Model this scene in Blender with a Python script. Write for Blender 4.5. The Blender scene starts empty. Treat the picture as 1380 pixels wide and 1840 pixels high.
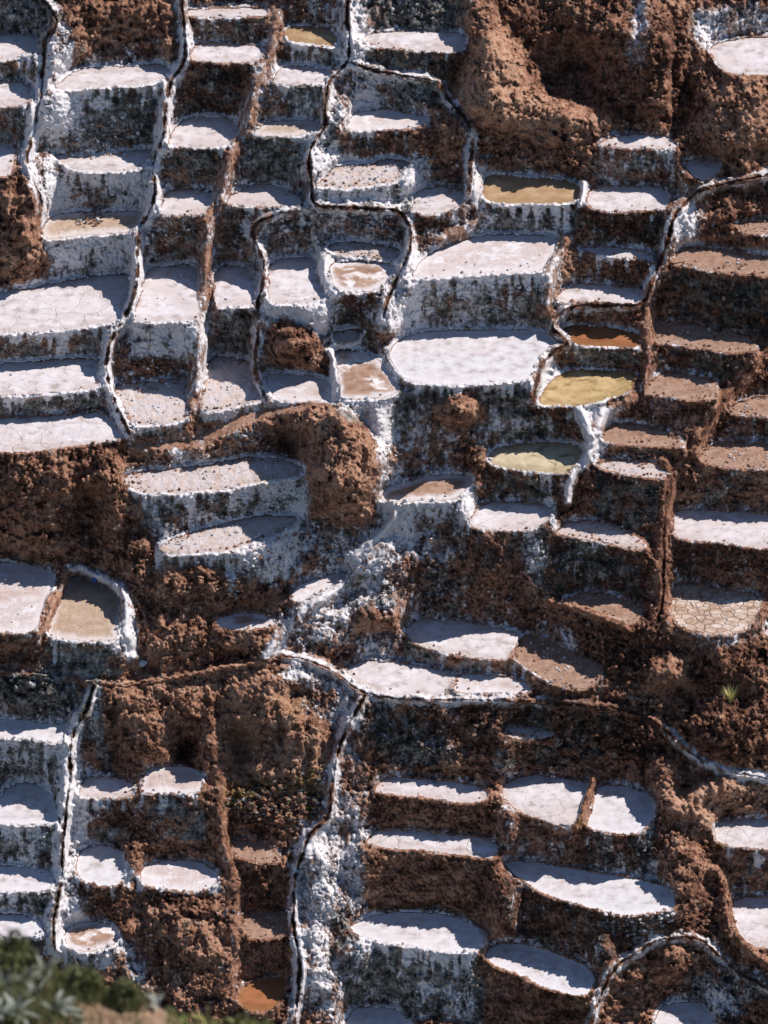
import bpy, math, random
import numpy as np
from mathutils import Vector, Matrix

# ------------------------------------------------------------------ camera, sky, sun, exposure
SC = bpy.context.scene
COL = SC.collection
PITCH = math.radians(30.0)
DIST = 250.0
SCALE = 45.0                       # photograph pixels per metre at the middle of the slope
FPX = DIST * SCALE
CAM = np.array([0.0, -DIST * math.cos(PITCH), DIST * math.sin(PITCH)])
FWD = np.array([0.0, math.cos(PITCH), -math.sin(PITCH)])
UPV = np.array([0.0, math.sin(PITCH), math.cos(PITCH)])
RGT = np.array([1.0, 0.0, 0.0])
cam = bpy.data.cameras.new('camera')
cam.sensor_fit = 'HORIZONTAL'
cam.sensor_width = 36.0
cam.lens = 36.0 * FPX / 1380.0
cam.clip_start = 1.0
cam.clip_end = 3000.0
cam.dof.use_dof = True
cam.dof.focus_distance = DIST
cam.dof.aperture_fstop = 5.0
cam_o = bpy.data.objects.new('camera', cam)
COL.objects.link(cam_o)
cam_o.location = CAM.tolist()
cam_o.rotation_euler = (math.pi / 2 - PITCH, 0, 0)
SC.camera = cam_o

SUN_EL = math.radians(49.0)
SUN_AZ = math.radians(66.0)        # from straight behind the hill towards the right
sun_dir = Vector((math.cos(SUN_EL) * math.sin(SUN_AZ), math.cos(SUN_EL) * math.cos(SUN_AZ), math.sin(SUN_EL)))
sun = bpy.data.lights.new('sun', 'SUN')
sun.energy = 4.8
sun.angle = math.radians(0.5)
sun.color = (1.0, 0.93, 0.86)
sun_o = bpy.data.objects.new('sun', sun)
COL.objects.link(sun_o)
sun_o.rotation_euler = sun_dir.to_track_quat('Z', 'Y').to_euler()

W = bpy.data.worlds.new('World')
SC.world = W
W.use_nodes = True
wn = W.node_tree
wn.nodes.clear()
sky = wn.nodes.new('ShaderNodeTexSky')
sky.sky_type = 'NISHITA'
sky.sun_disc = False
sky.sun_elevation = SUN_EL
sky.sun_rotation = SUN_AZ
sky.altitude = 3000
bgn = wn.nodes.new('ShaderNodeBackground')
bgn.inputs['Strength'].default_value = 0.105
won = wn.nodes.new('ShaderNodeOutputWorld')
wn.links.new(sky.outputs[0], bgn.inputs[0])
wn.links.new(bgn.outputs[0], won.inputs[0])
SC.view_settings.view_transform = 'Standard'
SC.view_settings.look = 'None'
SC.view_settings.exposure = 0.15
SC.view_settings.gamma = 1.0
SC.view_settings.use_curve_mapping = False
SC.cycles.max_bounces = 4
SC.cycles.diffuse_bounces = 1

# ------------------------------------------------------------------ survey of the slope (photograph pixels, 1380 x 1840)
# wall kinds: salt cover, earth share (0 grey, 1 brown), tone
WALLS = {'G': (.33, .30, .52), 'S': (.60, .15, .55), 'D': (.16, .32, .42), 'B': (.03, .92, .38),
         'M': (.20, .60, .42), 'K': (.18, .62, .32)}
# floor, wall, wall length, label, outline
PONDS = [
 ('white','G',90,'shaded bluish pond at the upper left edge with a small sunlit white tongue',[(0,62),(75,61),(71,84),(52,94),(22,105),(0,111)]),
 ('white','M',90,'small shaded pond on the left edge, second from the top',[(0,144),(31,144),(54,157),(56,178),(42,186),(17,188),(0,193)]),
 ('white','B',40,'narrow shaded pond on the left edge beside the brown slope',[(0,251),(17,254),(26,268),(23,296),(14,317),(0,322)]),
 ('white','G',120,'long white pond with two dark clods below the crumbly brown slope at the top',[(94,158),(115,139),(146,122),(244,118),(296,115),(306,132),(299,139),(264,151),(188,155),(122,160)]),
 ('white','G',90,'white pond half buried under a heap of salty rubble',[(94,278),(115,278),(167,282),(244,270),(275,268),(272,286),(244,306),(195,308),(132,304),(108,292)]),
 ('tan','S',90,'tan muddy pond with one small pile of stones in its middle',[(70,414),(97,384),(136,381),(257,376),(256,400),(240,416),(188,419),(115,426),(85,430)]),
 ('white','M',50,'thin white strip of a pond at the very top, beside the dark groove channel',[(335,16),(480,13),(482,26),(440,28),(335,28)]),
 ('white','K',110,'white rectangular pond second from the top beside the dark groove channel',[(342,80),(386,76),(477,82),(472,104),(449,111),(393,111),(334,107)]),
 ('white','D',80,'round white pond under a smooth olive grey curved wall',[(320,223),(334,212),(376,207),(418,216),(438,226),(435,243),(418,256),(386,263),(341,264),(301,261),(306,240)]),
 ('white','K',110,'round white pond between the crusted channel and the brown ridge',[(299,344),(334,339),(386,343),(391,358),(379,379),(355,384),(310,384),(278,383),(287,369)]),
 ('white','M',60,'wedge shaped white pond with its point towards the brown ridge',[(400,364),(442,334),(480,331),(505,335),(530,352),(545,362),(520,369),(450,370)]),
 ('ochre','D',70,'small golden ochre pond in the shade of a rounded wall at the top',[(514,49),(554,47),(589,52),(605,66),(603,82),(565,78),(518,73)]),
 ('white','G',90,'small white pond directly under the golden ochre pond',[(488,146),(504,118),(547,118),(610,129),(589,146),(551,151),(502,152)]),
 ('tan','D',110,'flat oval tan pond left of the winding dark channel',[(453,240),(474,223),(502,216),(554,216),(582,223),(568,233),(540,242),(495,244),(467,243)]),
 ('white','D',60,'big shaded blue pond at the top beside the tall tan mound',[(652,66),(673,57),(763,54),(836,59),(840,75),(826,92),(763,89),(700,85),(666,80)]),
 ('pink','M',70,'pond with a white and pinkish floor under a rounded dark wall inside the channel loop',[(622,226),(631,209),(645,198),(693,197),(746,205),(773,209),(770,223),(728,230),(676,233),(631,232)]),
 ('dirty','G',42,'wide dirty white pond with a salt heap at its right corner',[(568,326),(582,322),(603,297),(672,296),(680,285),(732,289),(738,296),(725,306),(711,327),(666,334),(617,338),(575,336)]),
 ('white','M',70,'small white pond speckled with dark clods below the brown mound by the ridge channel',[(739,376),(746,348),(763,338),(798,334),(836,348),(829,366),(801,378),(763,385)]),
 ('ochre','G',60,'straight edged ochre water pond beside the little white divider',[(864,345),(873,316),(900,315),(1043,325),(1039,365),(900,365),(875,360)]),
 ('white','K',80,'white pond half in shade right of the straight edged ochre water pond',[(1053,365),(1060,334),(1203,336),(1201,369),(1178,374),(1116,379),(1074,377)]),
 ('white','M',75,'deeply shaded pond at the foot of the dark hollow cliff',[(1070,257),(1109,244),(1164,238),(1206,247),(1217,266),(1164,266),(1102,263)]),
 ('white','K',30,'tiny shaded pond squeezed between the dark cliff and the right hand channel',[(1224,289),(1297,289),(1293,310),(1258,327),(1234,306)]),
 ('white','K',60,'large white pond in the upper right corner beneath crusted rocks',[(1272,83),(1311,71),(1380,57),(1380,130),(1335,134),(1304,130),(1286,108)]),
 ('pink','G',110,'large pinkish brown pond with a pale salt border, right of the centre channel',[(735,497),(760,465),(790,445),(850,424),(910,420),(985,424),(1010,432),(1000,450),(985,470),(975,487),(900,489),(820,495),(770,500)]),
 ('white','M',60,'thinnest white pond in the column of small ponds left of the right hand channel',[(1034,445),(1095,442),(1171,452),(1175,466),(1123,462),(1060,452)]),
 ('white','M',42,'half shaded white pond directly above the red brown pond',[(999,531),(1018,517),(1039,510),(1095,513),(1154,518),(1158,541),(1144,550),(1095,548),(1032,544),(1004,541)]),
 ('rust','D',44,'rust orange water pond with a white front lip',[(1008,593),(1029,584),(1081,588),(1130,593),(1147,602),(1151,616),(1140,624),(1095,622),(1046,620),(1029,612)]),
 ('yellow','D',70,'mustard yellow pond with dark cracks under the rust orange pond',[(963,725),(980,698),(1004,670),(1046,664),(1095,666),(1144,671),(1149,684),(1126,705),(1081,718),(1050,727),(1004,728)]),
 ('cream','D',60,'pale yellow green pond, oval, with a pure white rim',[(877,823),(885,810),(905,801),(970,796),(1022,795),(1046,807),(1044,821),(1018,852),(952,845),(900,838),(882,830)]),
 ('brine','G',110,'largest clean white pond, wide and rounded, left of the rust and yellow ponds',[(699,638),(707,617),(739,600),(770,594),(900,592),(960,592),(985,600),(1012,620),(985,630),(965,650),(957,680),(900,684),(830,692),(770,690),(735,685),(712,665)]),
 ('white','S',60,'tall white pond with a smooth floor left of the pond with a brown swirl',[(483,543),(480,510),(488,466),(544,463),(570,466),(572,490),(578,520),(588,535),(554,544),(516,545)]),
 ('swirl','D',90,'white pond with a brown mud swirl in its middle',[(596,506),(591,473),(645,468),(704,473),(708,489),(690,513),(666,523),(617,525)]),
 ('dirty','S',30,'shaded dirty pond just above the pond with the brown swirl',[(584,440),(620,432),(680,438),(722,448),(715,466),(660,463),(600,455)]),
 ('white','D',110,'white pond crossed by a slanting shadow between the brown ridge and the small channel',[(379,541),(383,492),(410,473),(456,485),(468,537),(456,548),(390,551)]),
 ('white','S',60,'white pond of nearly square shape right of the big cracked pond',[(237,576),(244,544),(261,496),(268,482),(341,473),(360,485),(362,544),(362,567),(341,577),(296,576),(250,577)]),
 ('cracked','G',80,'largest cracked white pond of the three stacked on the left edge',[(0,597),(0,527),(42,520),(125,503),(195,492),(237,492),(237,520),(226,562),(223,576),(195,579),(122,590),(52,597)]),
 ('white','G',80,'middle pond of the three white ones stacked on the left edge',[(0,711),(0,659),(70,649),(132,643),(181,643),(183,663),(177,697),(122,703),(52,710)]),
 ('cracked','B',16,'lowest of the three white ponds stacked on the left edge, with a cracked floor',[(0,812),(0,757),(87,746),(167,739),(188,743),(221,774),(221,788),(157,798),(104,805),(42,811)]),
 ('dirty','S',20,'white pond with brown rubble spilling over its back half',[(205,697),(209,690),(296,684),(338,666),(336,711),(351,739),(334,753),(299,762),(244,765),(219,736)]),
 ('dirty','S',16,'white speckled pond whose front edge meets the pale footpath',[(358,736),(369,656),(383,638),(449,645),(456,684),(477,718),(435,729),(383,739)]),
 ('pink','S',14,'small greyish pink pond below the dark brown mound above the footpath',[(495,718),(481,690),(478,670),(520,671),(589,680),(591,718),(537,720)]),
 ('mud','S',60,'brown puddled pond with milky streaks at the meeting of the channels',[(593,635),(603,628),(634,628),(680,645),(700,670),(718,697),(704,713),(659,716),(607,718),(608,684),(600,656)]),
 ('mud','S',50,'pinkish brown pond with rubble and thick white rim right of the big mud mound',[(680,899),(694,875),(749,857),(798,850),(850,857),(840,878),(819,897),(756,897),(707,903)]),
 ('white','M',160,'white pond with a blue shaded back under the pale yellow green pond',[(840,940),(858,910),(880,902),(985,905),(996,915),(990,927),(970,943),(945,952),(900,952),(860,950)]),
 ('dirty','K',120,'speckled white pond with clods above the large dark hollow basin',[(997,957),(1022,935),(1095,938),(1144,963),(1163,980),(1144,989),(1095,975),(1032,964)]),
 ('dirty','K',100,'thin dirty white pond, strewn with lumps, beside the brown ditch',[(1067,830),(1123,824),(1189,837),(1215,847),(1210,854),(1164,857),(1116,850),(1081,840)]),
 ('dry','K',50,'dry brown terrace with a white salt tongue at its corner',[(1074,788),(1095,763),(1123,760),(1189,769),(1210,788),(1234,800),(1196,800),(1123,797)]),
 ('dry','K',90,'dry reddish brown terrace right of the mustard yellow pond',[(1150,704),(1189,670),(1196,666),(1279,680),(1286,694),(1293,715),(1248,718),(1196,711)]),
 ('dry','K',80,'long dry reddish brown terrace with a stepped shadow below the tall dark wall',[(1171,614),(1175,579),(1262,579),(1269,600),(1349,607),(1363,631),(1300,630),(1230,619)]),
 ('dry','K',110,'dry tan terrace at the right edge with finely cracked mud',[(1255,826),(1265,809),(1293,791),(1380,805),(1380,845),(1328,840),(1279,835)]),
 ('white','K',110,'long white terrace pond at the right edge above the cracked brown pond',[(1213,963),(1210,921),(1234,914),(1380,931),(1380,963),(1366,987),(1318,975),(1269,971),(1224,968)]),
 ('crackmud','K',50,'brown pond covered by a net of mud cracks near the right edge',[(1220,1123),(1206,1095),(1210,1050),(1234,1046),(1283,1058),(1377,1070),(1352,1116),(1328,1140),(1283,1140),(1241,1133)]),
 ('white','K',30,'sliver of a white pond cut off by the right edge',[(1345,1140),(1380,1084),(1380,1150)]),
 ('pink','M',90,'pond at the left edge, half tan and half white, left of the round mud divider',[(0,1136),(0,1008),(45,1011),(101,1027),(94,1057),(75,1095),(63,1133),(30,1136)]),
 ('tan','G',90,'tan straw coloured pond inside a thick rounded white rim',[(82,1140),(101,1084),(122,1036),(146,1032),(188,1046),(216,1067),(223,1088),(212,1123),(209,1150),(167,1152),(122,1149)]),
 ('dirty','G',75,'long ragged white terrace beneath the footpath',[(222,850),(296,843),(383,832),(450,820),(500,822),(545,840),(549,852),(500,860),(450,868),(400,880),(330,884),(250,886),(228,870)]),
 ('dirty','G',60,'lower ragged white terrace with crust hanging over its wall',[(280,987),(313,966),(383,945),(450,928),(500,925),(535,928),(530,945),(480,965),(440,980),(400,992),(340,992),(300,996)]),
 ('pink','M',24,'narrow slanting pink pond at the end of the short channel',[(521,1077),(530,1053),(589,1032),(624,1025),(631,1036),(589,1057),(540,1081)]),
 ('mud','B',50,'small grey brown puddle with a white edge below the hanging crust',[(376,1116),(435,1097),(480,1105),(500,1110),(490,1125),(431,1131),(400,1126)]),
 ('white','M',60,'bright white pond with pink front edge below the tall dark wall in the centre',[(725,1133),(746,1114),(770,1109),(833,1116),(900,1129),(934,1138),(920,1170),(906,1184),(850,1180),(798,1172),(745,1155)]),
 ('white','M',30,'white pond just above the long curving channel, with one orange mud corner',[(617,1203),(655,1185),(728,1192),(815,1206),(808,1234),(791,1248),(746,1254),(693,1248),(659,1234),(634,1217)]),
 ('pink','M',20,'small pinkish pond beside the one with the orange mud corner',[(812,1240),(826,1210),(868,1210),(930,1220),(955,1238),(950,1246),(900,1244),(850,1244)]),
 ('dry','M',60,'ragged brown and white speckled terrace jutting towards the boulder',[(921,1178),(945,1133),(1018,1165),(1088,1199),(1074,1225),(1046,1240),(1000,1230),(960,1210)]),
 ('dry','K',40,'dark empty basin below the speckled white pond with clods',[(1000,1085),(1060,1060),(1130,1080),(1160,1095),(1135,1125),(1100,1110),(1060,1090),(1030,1086)]),
 ('white','B',60,'white speckled pond, upper one of the two left of the double cracked pond',[(669,1419),(693,1393),(728,1398),(833,1405),(878,1423),(874,1440),(833,1442),(746,1430),(693,1426)]),
 ('cracked','B',110,'long white pond with shaded right end above the tall brown wall',[(655,1513),(669,1496),(711,1489),(763,1494),(850,1503),(895,1517),(892,1537),(871,1541),(798,1530),(735,1525),(687,1522)]),
 ('cracked','K',75,'cracked white pond left of the mud divider, crossed by a jagged shadow',[(903,1430),(907,1405),(952,1391),(1057,1405),(1060,1412),(1046,1454),(1028,1485),(987,1478),(928,1454)]),
 ('brine','K',90,'mostly shaded blue pond right of the mud divider',[(1070,1414),(1109,1409),(1164,1423),(1178,1443),(1175,1471),(1144,1499),(1116,1499),(1050,1487),(1064,1454)]),
 ('brine','K',100,'long curved pond with blue shaded back and a thin pale line across its floor',[(900,1550),(935,1544),(1057,1565),(1144,1579),(1199,1591),(1213,1611),(1210,1631),(1178,1638),(1123,1645),(1057,1628),(987,1611),(935,1579)]),
 ('cracked','M',80,'cracked white pond at the right edge behind the tan mud knoll',[(1286,1513),(1283,1482),(1307,1471),(1380,1475),(1380,1530),(1335,1523)]),
 ('cracked','B',60,'white cracked pond at the right edge behind the stone topped levee',[(1314,1635),(1318,1617),(1345,1610),(1380,1617),(1380,1718),(1352,1701),(1324,1680)]),
 ('brine','B',110,'lowest shaded blue pond with a sunlit pink front strip, ending at the channel',[(868,1715),(880,1700),(900,1695),(945,1694),(1039,1729),(1070,1750),(1060,1778),(1046,1790),(987,1778),(935,1750),(890,1735)]),
 ('brine','G',110,'large oval pond, half blue shade and half brilliant white, near the bottom',[(624,1666),(659,1649),(700,1638),(763,1638),(826,1649),(864,1673),(871,1690),(854,1708),(819,1711),(763,1701),(693,1694),(655,1684)]),
 ('brine','G',30,'shaded pond cut off by the bottom edge right of the white crusted slope',[(596,1840),(624,1812),(673,1808),(728,1815),(780,1840)]),
 ('brine','G',80,'blue shaded pond with white front wedge at the left edge beside the crusted channel',[(0,1475),(5,1433),(8,1410),(52,1404),(87,1419),(106,1470),(85,1480),(35,1480)]),
 ('white','M',70,'small white pond right of the crusted channel, above the round one',[(138,1430),(153,1395),(202,1396),(237,1405),(240,1423),(223,1431),(174,1433)]),
 ('pink','M',80,'speckled greyish pink pond in the brown bank left of the mossy stones',[(249,1421),(264,1381),(296,1374),(362,1381),(364,1419),(331,1426),(278,1424)]),
 ('brine','M',50,'round white pond with teal shade beneath the grey scalloped wall',[(136,1572),(139,1534),(157,1520),(195,1517),(219,1530),(226,1555),(219,1586),(195,1593),(157,1586)]),
 ('pink','M',40,'oval lilac white pond ringed by brown earth',[(250,1583),(257,1555),(303,1544),(348,1546),(383,1562),(393,1576),(383,1593),(341,1602),(296,1597),(261,1588)]),
 ('brine','G',60,'white pond wedge at the left edge, second from the bottom',[(0,1590),(0,1551),(52,1557),(94,1576),(94,1597),(52,1603)]),
 ('brine','G',30,'lowest pond on the left edge, just above the blurred plants',[(0,1680),(0,1652),(35,1640),(70,1656),(77,1677),(52,1683)]),
 ('mud','S',30,'white and orange stained pond under the round white pond',[(118,1701),(115,1670),(139,1656),(188,1656),(216,1677),(209,1694),(188,1705),(150,1710)]),
 ('dry','B',110,'uppermost dry tan terrace in the strip left of the lower channel',[(413,1525),(428,1510),(455,1510),(500,1531),(502,1551),(450,1545),(422,1538)]),
 ('dry','B',80,'lower dry tan terrace in the strip left of the lower channel',[(428,1675),(438,1645),(480,1638),(520,1632),(525,1680),(480,1685),(445,1685)]),
 ('rust','B',30,'orange brown pond at the bottom edge beside the lower channel',[(424,1798),(435,1770),(480,1760),(514,1753),(508,1790),(490,1815),(450,1818)]),
 ('brine','G',90,'small blue shaded pond with a bright ragged white lip below the grey wall',[(0,1322),(0,1300),(25,1290),(80,1300),(125,1300),(115,1330),(95,1335),(60,1325)]),
 ('brine','G',30,'blue shaded pond in the bottom right corner',[(1175,1822),(1200,1800),(1280,1800),(1300,1840),(1190,1840)]),
 ('dirty','K',40,'small dirty white ledge under the long curving channel',[(900,1318),(910,1300),(960,1305),(1000,1318),(985,1325),(930,1328)]),
 ('dry','K',110,'sloping brown terrace strewn with clods right of the white crusted channel bank',[(1205,475),(1225,440),(1300,450),(1380,480),(1380,505),(1300,488),(1240,478)]),
 ('dry','K',60,'small tan ledge at the right edge above the finely cracked terrace',[(1300,735),(1340,715),(1380,705),(1380,748),(1330,745)]),
 ('dry','K',60,'small brown ledge high on the right edge above the sloping terrace',[(1322,408),(1335,395),(1380,400),(1380,425),(1340,420)]),
 ('dirty','G',40,'small muddy grey pool in the shade between the two channels',[(598,612),(600,594),(640,590),(655,596),(640,612),(615,620)]),
]
# channels and levees: name, label, half width, height, groove depth, salt, earth, tone, line
RUNS = [
 ('water_channel','crusted channel near the left edge running down to the tan muddy pond',9,.30,.22,.80,.6,.6,[(80,0),(103,28),(98,50),(78,75),(80,100),(75,150),(72,180),(62,230),(46,285),(55,305),(62,330),(75,360),(74,392),(62,412)]),
 ('water_channel','long dark grooved channel between white crusts, from the top edge to the footpath',10,.34,.26,.74,.6,.5,[(326,0),(328,20),(331,60),(334,90),(328,120),(306,145),(298,190),(292,250),(275,290),(277,320),(280,350),(268,385),(250,410),(246,440),(248,490),(240,530),(225,578),(203,600),(190,640),(192,690),(212,735),(232,778)]),
 ('water_channel','winding channel from the top edge that loops round the pond with the brown swirl',9,.30,.26,.62,.6,.45,[(625,0),(620,30),(628,60),(628,110),(605,130),(588,155),(583,200),(587,225),(560,260),(553,290),(561,330),(561,368),(600,373),(700,374),(725,385),(740,420),(735,460),(715,500),(693,545),(690,570)]),
 ('water_channel','narrow salty channel between the tall white pond and the slanting shadow pond',7,.26,.2,.60,.6,.5,[(560,374),(500,384),(462,397),(453,420),(465,450),(478,480),(470,520),(462,545),(465,600),(460,640),(460,680),(480,720)]),
 ('water_channel','channel curving right around the dark rounded wall and down beside the brown mound',8,.28,.22,.62,.6,.45,[(628,112),(680,130),(750,138),(790,150),(806,182),(840,215),(850,250),(845,300),(843,345)]),
 ('water_channel','long right hand channel with a white crusted bank, winding down to the yellow pond',9,.30,.22,.55,.7,.5,[(1380,315),(1330,325),(1280,335),(1250,345),(1225,370),(1205,400),(1200,430),(1190,465),(1170,510),(1160,545),(1130,552),(1060,547),(1020,553),(995,573),(992,592),(1012,608),(1022,618),(990,635),(972,655),(964,690),(957,722)]),
 ('mud_levee','clumpy brown levee descending from the right edge between dry terraces',12,.24,.10,.18,1,.6,[(1380,630),(1350,655),(1320,700),(1285,740),(1262,780),(1245,812)]),
 ('salt_levee','white levee passing the right side of the pale yellow green pond',7,.3,.05,.70,.6,.5,[(1040,732),(1050,760),(1067,792),(1048,830),(1027,860),(1018,902)]),
 ('mud_levee','brown levee with a central ditch, left of the long white terrace pond',10,.11,.16,.10,1,.42,[(1190,828),(1208,850),(1200,900),(1190,960),(1192,1030),(1190,1080),(1184,1112)]),
 ('water_channel','short straight pale channel cutting below the big mud mound',6,.2,.03,.95,.8,.9,[(705,905),(710,930),(672,972),(632,1003)]),
 ('water_channel','long thin channel curving across the middle and down under the boulder to the right edge',7.5,.24,.16,.84,.8,.85,[(508,1178),(560,1187),(600,1207),(645,1243),(700,1254),(800,1259),(900,1257),(1000,1264),(1080,1270),(1140,1278),(1190,1305),(1240,1352),(1290,1387),(1380,1400)]),
 ('water_channel','crusted channel dropping from the channel fork to the bottom edge',9,.32,.26,.70,.7,.5,[(656,1250),(640,1280),(615,1320),(600,1380),(595,1440),(590,1472),(558,1495),(545,1530),(530,1580),(525,1650),(535,1700),(540,1760),(528,1840)]),
 ('salt_levee','broken diagonal ridge of salty earth running down from the short straight channel to the fork',9,.28,.05,.66,.9,.6,[(690,985),(655,1018),(610,1058),(560,1085),(520,1120),(490,1155),(478,1182)]),
 ('water_channel','thin tan edged channel running from the left edge to the channel fork',5,.2,.2,.22,.9,.95,[(0,1208),(60,1214),(130,1222),(200,1230),(260,1226),(340,1214),(400,1200),(470,1192),(506,1179)]),
 ('water_channel','white crusted channel at the lower left ending above the blurred plants',10,.34,.26,.82,.5,.5,[(168,1232),(160,1270),(134,1310),(124,1350),(125,1400),(120,1450),(112,1510),(112,1570),(100,1630),(93,1670),(98,1705)]),
 ('water_channel','channel arching over the small knoll at the bottom right',8,.28,.2,.62,.6,.7,[(1062,1840),(1077,1788),(1102,1740),(1144,1711),(1178,1691),(1220,1683),(1262,1689),(1293,1718),(1335,1753),(1380,1776)]),
 ('mud_levee','rounded mud divider between the tan pond and the half white pond',8,.30,0,.25,.9,.75,[(122,1028),(104,1067),(85,1118),(72,1139)]),
 ('salt_levee','thick rounded white rim wrapping the right side of the straw coloured pond',9,.32,0,.62,.5,.6,[(124,1024),(162,1030),(205,1050),(230,1080),(226,1120),(236,1150),(240,1180)]),
 ('mud_levee','long clumpy brown ridge descending between the columns of small ponds',13,.22,.0,.36,1,.5,[(497,30),(490,85),(470,130),(448,190),(432,250),(412,300),(393,355),(381,400),(372,460),(368,520),(374,570),(366,620),(352,680),(346,735)]),
 ('mud_levee','crumbling brown ridge beside the strip of dry tan terraces at the bottom',13,.22,.0,.2,1,.45,[(393,1380),(393,1430),(395,1500),(420,1568),(424,1660),(431,1722),(400,1777)]),
 ('salt_levee','smooth white divider beside the brown puddled pond',6,.24,0,.88,.5,.6,[(593,630),(600,656),(604,684),(601,718)]),
 ('salt_levee','tiny white divider between the ochre water pond and its neighbour',5,.24,0,.85,.5,.6,[(1049,328),(1047,348),(1042,368)]),
 ('salt_levee','smooth white divider left of the pond with the brown swirl',9,.28,0,.85,.5,.6,[(580,466),(582,490),(588,515),(600,530)]),
 ('mud_levee','short ochre topped ridge right of the large pinkish brown pond',9,.34,0,.36,1,.6,[(1018,432),(1003,458),(990,490),(985,525),(982,555)]),
 ('mud_levee','brown mud divider between the two halves of the cracked double pond',6,.3,0,.06,1,.5,[(1066,1395),(1060,1420),(1050,1455),(1036,1488)]),
 ('mud_levee','stone topped levee left of the right edge pond',9,.34,0,.14,1,.6,[(1262,1555),(1296,1566),(1303,1600),(1306,1650),(1322,1692),(1350,1714),(1380,1732)]),
 ('mud_levee','thin sunlit mud crest in front of the dark empty basin',7,.3,0,.12,1,.7,[(985,1080),(1020,1088),(1058,1100),(1098,1118),(1130,1132)]),
 ('mud_levee','brown levee left of the reddish dry terraces',11,.22,0,.26,1,.5,[(1160,560),(1165,620),(1168,660),(1155,690),(1130,725),(1085,745),(1070,775)]),
 ('salt_levee','salty ridge right of the small pond speckled with dark clods',9,.3,0,.4,.9,.5,[(858,318),(852,350),(862,375),(850,410),(790,432)]),
]
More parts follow.
